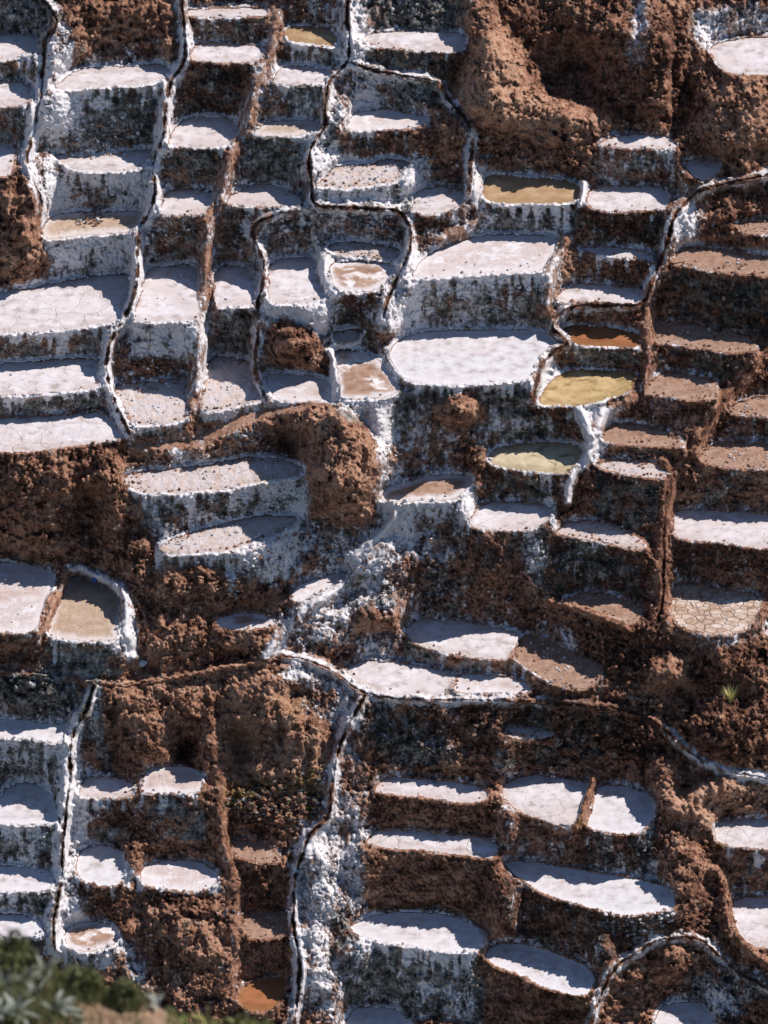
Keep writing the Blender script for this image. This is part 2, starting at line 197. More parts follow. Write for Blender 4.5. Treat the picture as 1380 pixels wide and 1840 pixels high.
# outcrops: label, salt, earth, tone, list of bumps (x, y, rx, ry, height), outline
ROCKS = [
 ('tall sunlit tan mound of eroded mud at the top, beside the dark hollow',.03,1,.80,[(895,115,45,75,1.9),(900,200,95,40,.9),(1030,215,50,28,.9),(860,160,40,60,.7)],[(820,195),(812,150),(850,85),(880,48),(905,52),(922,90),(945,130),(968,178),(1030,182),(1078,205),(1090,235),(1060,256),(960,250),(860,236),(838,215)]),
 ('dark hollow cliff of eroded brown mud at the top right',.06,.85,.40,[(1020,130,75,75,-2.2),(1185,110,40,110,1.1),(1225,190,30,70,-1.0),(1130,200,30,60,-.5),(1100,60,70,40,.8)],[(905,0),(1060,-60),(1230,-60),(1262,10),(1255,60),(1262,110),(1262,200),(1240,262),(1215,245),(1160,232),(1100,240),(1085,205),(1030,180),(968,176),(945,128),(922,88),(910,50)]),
 ('sunlit brown slope beneath the large white pond of the upper right corner',.04,1,.62,[(1340,210,60,75,1.3),(1290,260,30,40,.5),(1370,290,30,30,-.5)],[(1264,112),(1300,136),(1340,140),(1400,134),(1400,312),(1330,318),(1300,322),(1296,286),(1262,268),(1266,200)]),
 ('huge rounded mud mound in the middle with a dark cave-like scoop on its side',.04,1,.66,[(620,835,75,105,2.6),(515,800,40,30,-1.7),(560,745,70,24,.7),(600,880,60,50,.5)],[(484,756),(505,733),(560,721),(612,724),(650,758),(682,800),(690,848),(674,885),(668,932),(690,944),(600,936),(548,925),(552,865),(548,836),(500,815),(478,790)]),
 ('steep lumpy brown cliff at the left edge below the cracked pond',.03,1,.46,[(40,880,45,50,.9),(110,860,40,45,1.0),(180,850,40,40,.8),(60,950,60,40,.5),(205,900,25,70,.6),(165,930,30,70,-1.2)],[(-100,818),(60,816),(140,806),(215,800),(225,850),(232,890),(250,930),(275,985),(270,1040),(245,1062),(225,1058),(180,1030),(110,1012),(0,1000),(-100,1000)]),
 ('grooved reddish brown slope right of the lower left channel',.05,1,.62,[(230,1260,50,45,.9),(280,1330,35,50,.8),(200,1370,30,40,-.6),(335,1270,25,40,.5),(330,1340,30,40,-1.3),(375,1330,15,60,.9)],[(176,1238),(260,1234),(345,1222),(400,1206),(402,1290),(398,1370),(388,1390),(368,1378),(296,1368),(262,1376),(244,1400),(206,1392),(158,1390),(150,1340),(160,1290)]),
 ('broad tan mud face with diagonal streaks below the channel fork',.05,1,.72,[(470,1270,65,50,1.0),(540,1330,50,50,.7),(430,1340,25,35,-1.2),(505,1320,8,18,-.9)],[(402,1206),(470,1198),(505,1200),(515,1250),(580,1290),(598,1320),(592,1378),(500,1400),(440,1420),(398,1436),(400,1300)]),
 ('rounded grey brown boulder above the long thin channel at the right',.08,.9,.60,[(1195,1200,42,30,1.5),(1180,1235,40,24,.7),(1222,1245,20,22,-.8)],[(1142,1250),(1148,1210),(1170,1180),(1205,1172),(1238,1176),(1245,1195),(1232,1225),(1248,1245),(1210,1262),(1165,1262)]),
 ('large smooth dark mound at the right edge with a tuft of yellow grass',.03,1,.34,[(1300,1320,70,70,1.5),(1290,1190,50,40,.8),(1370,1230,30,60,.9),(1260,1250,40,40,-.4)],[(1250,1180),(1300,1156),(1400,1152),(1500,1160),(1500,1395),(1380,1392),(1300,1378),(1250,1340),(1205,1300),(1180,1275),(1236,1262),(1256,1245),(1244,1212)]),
 ('sunlit tan mud knoll with an angular top at the lower right',.06,1,.80,[(1235,1450,40,30,1.3),(1290,1420,50,22,1.0),(1270,1490,25,30,.8),(1300,1450,30,20,-.3)],[(1188,1460),(1208,1428),(1240,1412),(1290,1396),(1400,1402),(1400,1440),(1330,1432),(1310,1462),(1284,1478),(1282,1512),(1262,1512),(1240,1490),(1215,1478)]),
 ('small brown knoll under the arching channel at the bottom right',.06,1,.5,[(1200,1735,40,36,1.1),(1215,1715,22,22,.5)],[(1150,1742),(1160,1715),(1195,1698),(1235,1700),(1245,1730),(1225,1765),(1180,1775)]),
 ('brown mud heap at the left edge, right of the narrow shaded pond',.05,1,.55,[(45,370,35,50,.9),(40,450,50,50,.8),(20,520,30,20,.3)],[(-100,330),(20,326),(38,300),(52,330),(68,380),(58,412),(78,440),(86,470),(84,498),(40,516),(0,524),(-100,528)]),
 ('dark brown crumbly mound under the tall white pond',.06,1,.5,[(535,625,45,38,1.3)],[(478,590),(500,572),(540,575),(572,600),(590,635),(592,668),(560,668),(520,662),(484,656),(474,630)]),
 ('small domed brown mound below the largest clean white pond',.03,1,.62,[(828,738,42,26,1.4)],[(776,742),(790,720),(826,706),(862,718),(880,742),(862,764),(820,768),(785,760)]),
 ('crumbly brown slope with hanging tufts of earth at the top left',.10,1,.5,[(220,20,70,30,.6),(150,20,30,30,.4)],[(118,-100),(318,-100),(312,20),(306,50),(290,62),(220,58),(150,60),(122,58),(112,30)]),
 ('reddish brown hillock beside the winding ridge channel, below the white and pinkish pond',.12,1,.55,[(810,250,40,30,.8),(805,215,22,20,.6)],[(735,238),(770,226),(800,186),(822,190),(840,225),(842,260),(830,285),(780,282),(745,275)]),
 ('brown earth slope between the channel fork and the bright pond with pink front edge',.12,.95,.55,[(670,1110,60,20,.7),(690,1060,50,35,.6)],[(590,1122),(620,1095),(680,1085),(735,1095),(728,1125),(700,1136),(640,1136)]),
 ('rough brown rubbly bank below the hanging white crust',.06,1,.52,[(320,1050,70,22,.6),(300,1140,60,40,.7),(420,1060,60,25,.5)],[(248,1062),(280,1020),(400,1018),(470,1040),(512,1080),(500,1100),(430,1096),(372,1114),(400,1132),(480,1132),(500,1165),(420,1190),(330,1205),(258,1215),(246,1180),(250,1120)]),
 ('brown eroded bank between the oval lilac pond and the bottom plants',.16,1,.5,[(300,1660,60,30,.7),(360,1700,40,30,.5),(250,1700,40,40,-.4)],[(236,1600),(300,1612),(370,1612),(408,1600),(414,1700),(420,1760),(380,1850),(240,1850),(228,1720),(222,1660)]),
]
# surveyed patches of crust and earth: x, y, rx, ry, salt, earth, tone (None leaves it)
PAINT = [
 (110,95,22,50,.75,.8,.6),(110,200,45,48,.86,.2,.6),(95,340,18,50,.85,.6,.6),(175,185,18,16,.75,.1,None),(215,320,40,22,.72,.2,None),
 (150,440,60,16,.70,.3,None),(60,40,40,60,.35,.1,.5),(40,40,60,40,.3,.05,.45),(640,60,26,60,.82,.5,.6),(600,180,26,40,.55,.8,.6),(640,215,14,34,.85,.3,.6),
 (700,140,70,12,.7,.7,.6),(750,160,50,26,.35,.05,.5),(600,290,36,30,.85,.3,.6),(745,320,26,34,.88,.5,.6),(480,270,40,40,.25,.1,.45),(610,20,20,30,.5,.8,.5),
 (540,160,40,40,.35,.15,.5),(490,180,22,40,.35,.9,.5),(550,240,30,20,.8,.3,.6),(755,20,90,50,.25,.0,.5),(680,360,90,14,.65,.2,.6),(575,400,20,40,.55,.4,.6),
 (740,480,26,40,.85,.4,.6),(720,560,36,30,.78,.3,.6),(740,560,30,60,.70,.4,.6),(580,560,30,30,.82,.2,.6),(560,560,30,24,.8,.2,.6),(260,600,40,22,.7,.2,.6),(355,600,24,50,.6,.8,.6),(375,680,14,50,.8,.6,.6),
 (280,660,60,22,.15,1,.45),(320,680,30,24,.6,.6,.6),(215,640,14,40,.35,1,.6),(325,795,18,50,.88,.4,.6),(640,740,40,30,.75,.2,.6),(690,790,22,80,.92,.3,.6),(680,860,14,60,.9,.5,.6),
 (730,740,24,40,.35,.05,.5),(750,820,30,60,.35,.5,.5),(730,820,40,30,.35,1,.45),(770,900,60,12,.85,.2,.6),(840,910,14,40,.9,.4,.6),(770,950,50,30,.35,.9,.4),(720,960,30,30,.85,.3,.6),
 (700,1000,50,22,.50,.7,.6),(690,1060,30,40,.52,.5,.6),(640,1060,60,30,.56,.5,.6),(580,1100,50,40,.6,.8,.6),(560,1130,60,40,.55,.9,.6),(540,1215,36,22,.88,.5,.6),(500,1160,20,30,.6,.8,.6),
 (480,1000,60,50,.74,.4,.6),(500,950,50,25,.86,.3,.6),(540,900,22,30,.80,.3,.6),(415,1040,10,30,.95,.3,.6),(480,870,60,18,.75,.1,.6),(570,1270,50,30,.4,.9,.4),(620,1290,26,40,.8,.4,.6),
 (590,1230,40,20,.5,.9,.5),(680,1290,40,40,.4,.2,.4),(640,1400,30,70,.35,1,.5),(580,1560,18,50,.66,.5,.6),(600,1620,34,34,.58,.6,.6),(570,1700,26,90,.66,.7,.6),(620,1720,20,40,.8,.3,.6),
 (590,1770,26,60,.6,.8,.6),(640,1740,50,60,.5,.05,.5),(900,950,20,20,.5,.3,.5),(960,1000,26,50,.6,.2,.5),(880,1040,70,70,.15,.7,.35),(790,1060,50,50,.25,.4,.4),(1060,1010,60,40,.3,.2,.3),
 (1080,750,30,22,.75,.7,.6),(1070,800,26,24,.8,.6,.6),(985,670,18,36,.7,.6,.6),(1000,480,16,50,.55,1,.7),(1235,400,28,60,.75,.7,.6),(1225,350,30,16,.4,1,.6),(1150,360,4,4,.3,None,None),
 (1270,50,30,40,.85,.4,.6),(1330,40,60,30,.45,.6,.5),(1150,40,20,60,.6,.8,.5),(1140,90,20,30,.5,.8,.6),(1125,300,70,30,.35,.5,.6),(1160,265,20,8,.3,None,None),
 (940,620,4,4,.3,None,None),(1060,745,40,12,.75,.3,.6),(940,760,40,30,.30,.1,.4),(920,760,60,14,.55,.5,.5),(860,340,14,60,.7,.6,.6),(80,1230,70,30,.35,.1,.5),(80,1260,60,40,.25,.1,.4),(170,1290,22,60,.5,.15,.5),
 (50,1350,60,40,.45,.1,.45),(60,1500,60,40,.5,.1,.5),(145,1480,14,60,.85,.4,.6),(60,1620,60,24,.3,.1,.4),(120,1640,30,40,.8,.4,.6),(150,1700,60,14,.8,.5,.6),(230,1570,12,24,.8,.6,.6),
 (240,1740,40,50,.5,.8,.5),(300,1500,80,36,.12,.9,.5),(190,1500,30,20,.3,.1,.6),(330,1500,40,14,.35,.3,.7),(230,1150,16,40,.88,.4,.6),(490,1440,90,40,.05,.8,.35),(880,1560,4,4,.2,None,None),
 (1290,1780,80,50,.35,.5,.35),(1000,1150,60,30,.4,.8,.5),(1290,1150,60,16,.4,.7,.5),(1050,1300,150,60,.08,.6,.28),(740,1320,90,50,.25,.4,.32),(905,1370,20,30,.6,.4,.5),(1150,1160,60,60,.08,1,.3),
 (360,720,4,4,.5,None,None),(380,775,80,18,.1,1,.5),(240,720,14,40,.3,1,.5),(400,1240,10,60,.2,1,.5),(450,290,4,4,.4,None,None),(140,160,4,4,.5,None,None),
]
# higher banks that throw the long shadows: x, y, rx, ry, height
BANKS = [(88,95,34,50,.9),(85,200,40,50,1.0),(72,340,26,50,.8),(640,60,30,60,.7),(612,215,24,36,.7),(575,300,34,30,.8),(736,325,22,30,.6),(722,490,26,50,.8),(700,570,30,40,.7),(680,1010,60,40,.5),(620,740,34,34,.5),(680,800,22,70,.8),(470,1000,50,50,.9),(520,1215,40,26,.6),(570,1560,24,60,.9),(595,1620,36,34,.7),(560,1720,34,70,1.0),(640,1730,30,50,.7),(600,1790,26,40,.6),(1222,410,30,56,1.0),(1005,480,16,50,.5),(130,1640,30,40,.6),(690,1090,50,30,.5),(1050,790,24,40,.5),(840,920,20,20,.5),(350,620,24,50,.6),(570,560,26,34,.6),(60,1240,50,30,.4),(180,1290,20,50,.3),(1225,1570,34,80,1.1),(1196,1420,24,60,1.2),(1085,1725,26,50,1.3),(905,1640,26,70,1.6),(912,1480,20,50,1.1),(1200,1050,20,70,.8),(862,40,30,60,1.2),
 (905,1350,22,60,.8),(1290,620,20,30,.3),(470,1600,14,40,.3),(1160,1120,40,40,.8),(660,1560,30,60,.6),(300,90,14,60,.5),(120,700,4,4,.1),(1235,300,20,30,.8),(880,1000,30,60,.6),
 (350,1540,20,40,.3),(235,1540,14,40,.5),(130,60,22,50,.6),(60,150,14,60,.6),(30,280,14,30,.5),(600,1130,40,30,.4),(640,1290,26,50,.5),(110,1440,14,70,.6)]
PAINT += [(400,780,70,8,.55,1,.95),(500,738,50,7,.45,1,.9),(270,800,40,5,.35,1,.85),(620,840,40,90,.02,1,.72),(900,130,50,70,.03,1,.95),(1350,215,40,60,.04,1,.8),(470,1300,70,80,.08,1,.8),
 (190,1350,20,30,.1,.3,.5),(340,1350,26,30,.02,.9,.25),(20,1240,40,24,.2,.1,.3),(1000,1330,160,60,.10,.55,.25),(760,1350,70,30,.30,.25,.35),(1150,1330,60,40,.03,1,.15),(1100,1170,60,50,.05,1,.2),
 (860,780,30,20,.4,.5,.5),(840,590,4,4,.2,None,None),(150,450,60,20,.6,.3,.5),(660,180,26,20,.8,.6,.6),(1290,1790,60,40,.45,.3,.4),(1310,1800,30,30,.5,.3,.5)]
ROCKS = [(r[0], r[1], r[2], min(1, r[3] + .03), r[4], r[5]) if k != 8 else r for k, r in enumerate(ROCKS)]
PAINT += [(640,850,50,90,.02,1,.74),(1000,1160,40,30,.45,.9,.8),(960,1180,20,40,.5,.9,.8),(300,1150,50,40,.04,1,.75),(350,1080,80,16,.04,1,.6),(440,1150,50,16,.2,1,.75),(80,860,60,40,.03,1,.62),(50,420,30,50,.05,1,.7)]
PAINT += [(30,30,60,40,.38,.0,.5),(620,1680,26,60,.45,.3,.5),(650,1600,16,30,.4,.6,.5),(660,1760,30,40,.3,.1,.45),(1330,30,60,30,.5,.4,.55),(500,1590,20,60,.1,1,.4)]
PAINT += [(740,1040,40,50,.22,.8,.42),(620,1690,26,60,.3,.5,.45)]

# ------------------------------------------------------------------ grid of the visible slope
STEP = 2.0
MARG = 100.0
us = np.arange(-MARG, 1380 + MARG + .1, STEP)
vs = np.arange(-MARG, 1840 + MARG + .1, STEP)
NU, NV = len(us), len(vs)
U, V = np.meshgrid(us, vs)
rng = np.random.RandomState(7)
PERM = rng.permutation(4096).astype(np.int64)
RAND = rng.rand(4096)

def hash3(i, j, k):
    return PERM[(PERM[(PERM[i & 4095] + j) & 4095] + k) & 4095]

def vnoise(x, y, z):
    xi, yi, zi = np.floor(x).astype(np.int64), np.floor(y).astype(np.int64), np.floor(z).astype(np.int64)
    fx, fy, fz = x - xi, y - yi, z - zi
    fx = fx * fx * (3 - 2 * fx); fy = fy * fy * (3 - 2 * fy); fz = fz * fz * (3 - 2 * fz)
    r = 0.0
    for a in (0, 1):
        wa = fx if a else 1 - fx
        for b in (0, 1):
            wb = fy if b else 1 - fy
            for c in (0, 1):
                wc = fz if c else 1 - fz
                r = r + wa * wb * wc * RAND[hash3(xi + a, yi + b, zi + c)]
    return r * 2 - 1

def vnoise2(x, y, s=0):
    xi, yi = np.floor(x).astype(np.int64), np.floor(y).astype(np.int64)
    fx, fy = x - xi, y - yi
    fx = fx * fx * (3 - 2 * fx); fy = fy * fy * (3 - 2 * fy)
    r = 0.0
    for a in (0, 1):
        wa = fx if a else 1 - fx
        for b in (0, 1):
            wb = fy if b else 1 - fy
            r = r + wa * wb * RAND[hash3(xi + a, yi + b, np.int64(s))]
    return r * 2 - 1

def fbm2(x, y, octs=3, s=0):
    r = 0; a = 1; n = 0
    for o in range(octs):
        r = r + a * vnoise2(x * 2 ** o, y * 2 ** o, s + 17 * o); n += a; a *= .5
    return r / n

def worley2(x, y, s=0):
    xi, yi = np.floor(x).astype(np.int64), np.floor(y).astype(np.int64)
    f1 = np.full(x.shape, 9.0); f2 = np.full(x.shape, 9.0); cid = np.zeros(x.shape)
    for a in (-1, 0, 1):
        for b in (-1, 0, 1):
            h = hash3(xi + a, yi + b, np.int64(s))
            px = xi + a + RAND[h]; py = yi + b + RAND[(h * 7 + 13) & 4095]
            d = np.hypot(x - px, y - py)
            m = d < f1
            f2 = np.where(m, f1, np.minimum(f2, d))
            cid = np.where(m, RAND[(h * 5 + 3) & 4095], cid)
            f1 = np.where(m, d, f1)
    return f1, f2, cid

def chaikin(p, closed=True, n=2):
    p = np.array(p, float)
    for _ in range(n):
        if closed:
            q = np.roll(p, -1, axis=0)
            a = p * .8 + q * .2; b = p * .2 + q * .8
            p = np.stack([a, b], 1).reshape(-1, 2)
        else:
            q = p[1:]; a = p[:-1] * .75 + q * .25; b = p[:-1] * .25 + q * .75
            m = np.stack([a, b], 1).reshape(-1, 2)
            p = np.vstack([p[:1], m[1:-1], p[-1:]])
    return p

def extend(poly):
    r = []
    for x, y in poly:
        if x <= 0: x -= 110
        if x >= 1380: x += 110
        if y >= 1838: y += 110
        r.append((x, y))
    return r

def seg_dist(X, Y, p, closed):
    """distance, side and along-fraction to a polyline"""
    best = np.full(X.shape, 1e9); 
    n = len(p)
    for i in range(n if closed else n - 1):
        ax, ay = p[i]; bx, by = p[(i + 1) % n]
        dx, dy = bx - ax, by - ay
        L2 = dx * dx + dy * dy + 1e-9
        t = np.clip(((X - ax) * dx + (Y - ay) * dy) / L2, 0, 1)
        d = np.hypot(X - ax - t * dx, Y - ay - t * dy)
        best = np.minimum(best, d)
    return best

def inside(X, Y, p):
    r = np.zeros(X.shape, bool)
    n = len(p)
    for i in range(n):
        x0, y0 = p[i]; x1, y1 = p[(i + 1) % n]
        if y0 == y1: continue
        c = ((y0 > Y) != (y1 > Y)) & (X < (x1 - x0) * (Y - y0) / (y1 - y0) + x0)
        r ^= c
    return r

def window(p, pad):
    p = np.asarray(p)
    i0 = int(max(0, (p[:, 0].min() - pad + MARG) // STEP)); i1 = int(min(NU, (p[:, 0].max() + pad + MARG) // STEP + 2))
    j0 = int(max(0, (p[:, 1].min() - pad + MARG) // STEP)); j1 = int(min(NV, (p[:, 1].max() + pad + MARG) // STEP + 2))
    return slice(j0, j1), slice(i0, i1)

# slightly irregular outlines
UW = U + 2.6 * fbm2(U / 22, V / 22, 3, 5) + 1.2 * vnoise2(U / 5, V / 5, 9)
VW = V + 2.2 * fbm2(U / 22, V / 22, 3, 55) + 1.5 * vnoise2(U / 5, V / 5, 19)

pdist = np.full(U.shape, 1e3)
pid = np.full(U.shape, -1)
for k, (fl, wl, wlen, lb, poly) in enumerate(PONDS):
    p = chaikin(extend(poly), True, 2)
    sl = window(p, 26)
    X, Y = UW[sl], VW[sl]
    d = seg_dist(X, Y, p, True)
    d = np.where(inside(X, Y, p), -d, d)
    m = d < pdist[sl]
    pdist[sl] = np.where(m, d, pdist[sl]); pid[sl] = np.where(m, k, pid[sl])
pond = pdist < 0

rid = np.full(U.shape, -1)
rdist = np.full(U.shape, 1e3)          # distance in half widths
for k, r in enumerate(RUNS):
    line = [list(q) for q in r[8]]
    for e, f in ((0, 1), (-1, -2)):
        x, y = line[e]
        if x <= 0 or x >= 1380 or y <= 0 or y >= 1838:
            dx, dy = x - line[f][0], y - line[f][1]; L = math.hypot(dx, dy)
            line[e] = [x + dx / L * 130, y + dy / L * 130]
    p = chaikin(line, False, 2)
    hw = r[2] * (1.3 if r[5] >= .5 else 1.1)
    sl = window(p, hw * 2.6)
    X = UW[sl] ; Y = VW[sl]
    d = seg_dist(X, Y, p, False) / (hw * (1 + .30 * fbm2(X / 30, Y / 30, 2, k) + .22 * vnoise2(X / 8, Y / 8, k + 40)))
    m = d < rdist[sl]
    rdist[sl] = np.where(m, d, rdist[sl]); rid[sl] = np.where(m, k, rid[sl])
run = (rdist < 1.0) & ~(pond & (pdist < -5))
pond &= ~run

kid = np.full(U.shape, -1)
for k, r in enumerate(ROCKS):
    p = chaikin(r[5], True, 2)
    sl = window(p, 4)
    m = inside(UW[sl] + 1.5 * vnoise2(U[sl] / 9, V[sl] / 9, 3), VW[sl], p) & (kid[sl] < 0)
    kid[sl] = np.where(m, k, kid[sl])
PATH = chaikin([(228, 797), (300, 791), (340, 790), (400, 758), (470, 735), (558, 723), (550, 732), (480, 750), (420, 776), (370, 803), (335, 808), (228, 808)], True, 1)
path = inside(UW, VW, PATH) & ~run & ~pond
RIMW = 4.6
rim = (pdist >= 0) & (pdist < RIMW) & ~run & ~path
rock = (kid >= 0) & ~pond & ~run & ~rim & ~path

# walls hang below the front edge of every pond
wid = np.full(U.shape, -1)
wpos = np.zeros(U.shape)               # pixels below the lip
last = np.full(NU, -1); cnt = np.full(NU, 1e3)
WL = np.array([p[2] for p in PONDS])
blocked = run | path | rock
for j in range(NV):
    isp = pond[j] | rim[j]
    last = np.where(isp, pid[j], last)
    cnt = np.where(isp, 0, cnt + STEP)
    stop = blocked[j] & (cnt > 12)
    last = np.where(stop, -1, last)
    lim = WL[np.maximum(last, 0)] * 1.15
    ok = (last >= 0) & ~isp & ~blocked[j] & (cnt < lim)
    wid[j] = np.where(ok, last, -1)
    wpos[j] = np.where(ok, cnt, 0)
wall = wid >= 0
# steep ground directly above a pond
back = np.zeros(U.shape, bool); bpos = np.full(U.shape, 1e3)
cnt = np.full(NU, 1e3)
for j in range(NV - 1, -1, -1):
    isp = pond[j] | rim[j]
    cnt = np.where(isp, 0, cnt + STEP)
    back[j] = (~isp) & (cnt < 55); bpos[j] = cnt

# ------------------------------------------------------------------ levels: every pond flat, every wall steep
GM = 0.694 / SCALE; GW = 1.05 / SCALE
g = np.full(U.shape, GM); wv = np.full(U.shape, .25); wh = np.full(U.shape, .12)
g[rock] = .70 / SCALE; wv[rock] = .35; wh[rock] = .25
m = back & ~wall & ~run; g[m] = .95 / SCALE; wv[m] = .6
g[wall] = GW; wv[wall] = 1.0; wh[wall] = .35
g[run] = GM; wv[run] = .30; wh[run] = .006
g[rim] = 0; wv[rim] = 1.5; wh[rim] = .1
g[path] = .2 / SCALE; wv[path] = 1; wh[path] = .6

CS = 3                                  # coarse solve on every third node
cj, ci = np.arange(0, NV, CS), np.arange(0, NU, CS)
sub = np.ix_(cj, ci)
cp = np.where(pond[sub], pid[sub], -1)
nc, mc = cp.shape
npond = len(PONDS)
idx = np.where(cp >= 0, cp, npond + np.arange(nc * mc).reshape(nc, mc))
N = npond + nc * mc
cg, cwv, cwh = g[sub] * STEP * CS, wv[sub], wh[sub]
def pairmin(a, b): return np.minimum(a, b)
ea = np.concatenate([idx[:-1].ravel(), idx[:, :-1].ravel()])
eb = np.concatenate([idx[1:].ravel(), idx[:, 1:].ravel()])
cgm = np.where(cp >= 0, 0, cg)
eg = np.concatenate([(-(cgm[:-1] + cgm[1:]) / 2).ravel(), np.zeros(nc * (mc - 1))])
ew = np.concatenate([pairmin(cwv[:-1], cwv[1:]).ravel(), pairmin(cwh[:, :-1], cwh[:, 1:]).ravel()])
keep = ea != eb
ea, eb, eg, ew = ea[keep], eb[keep], eg[keep], ew[keep]
CV = V[sub]
z0 = -GM * (CV - 920)
az = np.bincount(idx.ravel(), z0.ravel(), N); an = np.bincount(idx.ravel(), minlength=N).astype(float)
z0 = az / np.maximum(an, 1)
LAM = 4e-4 * an + (an == 0)
def A(x):
    r = ew * (x[eb] - x[ea])
    return np.bincount(eb, r, N) - np.bincount(ea, r, N) + LAM * x
rhs = np.bincount(eb, ew * eg, N) - np.bincount(ea, ew * eg, N) + LAM * z0
diag = np.bincount(eb, ew, N) + np.bincount(ea, ew, N) + LAM
x = z0.copy(); r = rhs - A(x); zz = r / diag; p = zz.copy(); rz = r @ zz
for it in range(500):
    Ap = A(p); al = rz / (p @ Ap); x += al * p; r -= al * Ap
    zz = r / diag; rn = r @ zz
    if rn < 1e-9: break
    p = zz + (rn / rz) * p; rz = rn
zp = x[:npond]
zc = x[idx]
# to the fine grid, then local relaxation
fj = np.arange(NV) / CS; fi = np.arange(NU) / CS
j0 = np.minimum(fj.astype(int), nc - 2); i0 = np.minimum(fi.astype(int), mc - 2)
tj = np.clip(fj - j0, 0, 1)[:, None]; ti = np.clip(fi - i0, 0, 1)[None, :]
Z = (zc[np.ix_(j0, i0)] * (1 - tj) * (1 - ti) + zc[np.ix_(j0 + 1, i0)] * tj * (1 - ti) + zc[np.ix_(j0, i0 + 1)] * (1 - tj) * ti + zc[np.ix_(j0 + 1, i0 + 1)] * tj * ti)
Z[pond] = zp[pid[pond]]
wvv = np.minimum(wv[:-1], wv[1:]); whh = np.minimum(wh[:, :-1], wh[:, 1:])
gp = np.where(pond, 0, g); gvv = (gp[:-1] + gp[1:]) / 2 * STEP
den = np.zeros(U.shape); den[1:] += wvv; den[:-1] += wvv; den[:, 1:] += whh; den[:, :-1] += whh
free = ~pond
for it in range(70):
    num = np.zeros(U.shape)
    num[1:] += wvv * (Z[:-1] - gvv); num[:-1] += wvv * (Z[1:] + gvv)
    num[:, 1:] += whh * Z[:, :-1]; num[:, :-1] += whh * Z[:, 1:]
    Z = np.where(free, num / den, Z)

# ------------------------------------------------------------------ relief towards and away from the eye line of the slope
def blur(a, n):
    for _ in range(2):
        for ax in (0, 1):
            c = np.cumsum(np.pad(a, [(n + 1, n) if q == ax else (0, 0) for q in (0, 1)], mode='edge'), axis=ax)
            a = (np.take(c, range(2 * n + 1, c.shape[ax]), ax) - np.take(c, range(0, c.shape[ax] - 2 * n - 1), ax)) / (2 * n + 1)
    return a
B = np.zeros(U.shape)
hold = blur((rock | (~pond & ~run & ~rim & ~path & ~wall)).astype(float), 2)
for k, r in enumerate(ROCKS):
    rm = blur((kid == k).astype(float), 8)
    for (x_, y_, rx, ry, h) in r[4]:
        q = ((U - x_) / rx) ** 2 + ((V - y_) / ry) ** 2
        B += rm * h * np.exp(-q ** 1.25) * np.minimum(hold * 1.3, 1)
hgt = np.zeros(U.shape); grv = np.zeros(U.shape)
for k, r in enumerate(RUNS):
    m = rid == k
    hgt[m] = r[3]; grv[m] = r[4]
for (x_, y_, rx, ry, h) in BANKS:
    B += np.clip((pdist - 2) / 12, 0, 1) * (1 - .6 * np.exp(-(rdist / .5) ** 2)) * h * np.exp(-(((U - x_) / rx) ** 2 + ((V - y_) / ry) ** 2) ** 1.6)
rd = np.minimum(rdist, 2.4)
prof = np.exp(-(rd / .85) ** 2.2)
gr = np.exp(-(rd / (.15 + .07 * vnoise2(U / 12, V / 12, 66))) ** 2) * np.clip(.85 + .6 * fbm2(U / 18, V / 18, 2, 67), .25, 1)
outp = np.clip(pdist / 3.0 + 1, 0, 1)
B += np.where(rid >= 0, (2.2 * hgt * prof * (1 + .55 * fbm2(U / 26, V / 26, 3, 31)) - (1.0 * grv) * gr) * np.where(pond, 0, 1), 0)
rimh = np.where(pdist >= 0, .10 * np.exp(-((pdist - 2.5) / 3.0) ** 2), 0) * ~run
rimh *= 1 + .5 * vnoise2(U / 7, V / 7, 77)
B += rimh
lip = np.where(wall, np.exp(-wpos / 7.0), 0)
slope0 = (~pond & ~wall & ~rim & ~run & ~path); slope = slope0
# ------------------------------------------------------------------ crust, earth and tone of the surface
salt = np.full(U.shape, .12); earth = np.full(U.shape, 1.0); tone = np.full(U.shape, .5)
def soft(cx, cy, rx, ry): return np.exp(-(((U - cx) / rx) ** 2 + ((V - cy) / ry) ** 2) ** 2)
for (cx, cy, rx, ry, s_, e_) in [(150, 450, 260, 420, .42, .55), (560, 350, 240, 420, .40, .50), (700, 950, 130, 280, .62, .6), (80, 1450, 110, 260, .6, .35), (600, 1600, 80, 260, .55, .7), (430, 920, 160, 130, .45, .5), (880, 520, 140, 260, .25, .4)]:
    w_ = soft(cx, cy, rx, ry); salt += w_ * (s_ - salt); earth += w_ * (e_ - earth)
for k, r in enumerate(ROCKS):
    m = kid == k
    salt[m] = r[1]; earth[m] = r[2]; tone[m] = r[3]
WS = np.array([WALLS[p[1]] for p in PONDS]); _w = np.random.RandomState(12); WS = WS + (_w.rand(*WS.shape) - .5) * np.array([.26, .40, .24])
m = wall; salt[m] = WS[wid[m], 0]; earth[m] = WS[wid[m], 1]; tone[m] = WS[wid[m], 2]
salt, earth, tone = [blur(a_, 4) for a_ in (salt, earth, tone)]
salt += np.where(wall, np.exp(-wpos / 9) * np.array([.9 if p[1] in 'GS' else .25 if p[1] == 'M' else .1 for p in PONDS])[wid], 0) * .55
bl = np.where((wall | slope0) & (bpos < 30), np.exp(-(bpos / 8) ** 2), 0); salt += bl * (.52 - salt) * (salt > .09); earth -= bl * .4 * earth
drip = vnoise2(U / 4.2, V / 55 + 3, 91) + .5 * vnoise2(U / 9, V / 70, 92)
dl = 12 + 30 * np.clip(.5 + vnoise2(U / 13, V * 0 + wid * 3.7, 93), 0, 1)
_dk = np.array([{'K': .12, 'B': .06, 'M': .45, 'D': .55, 'G': .75, 'S': .6}[p_[1]] for p_ in PONDS])
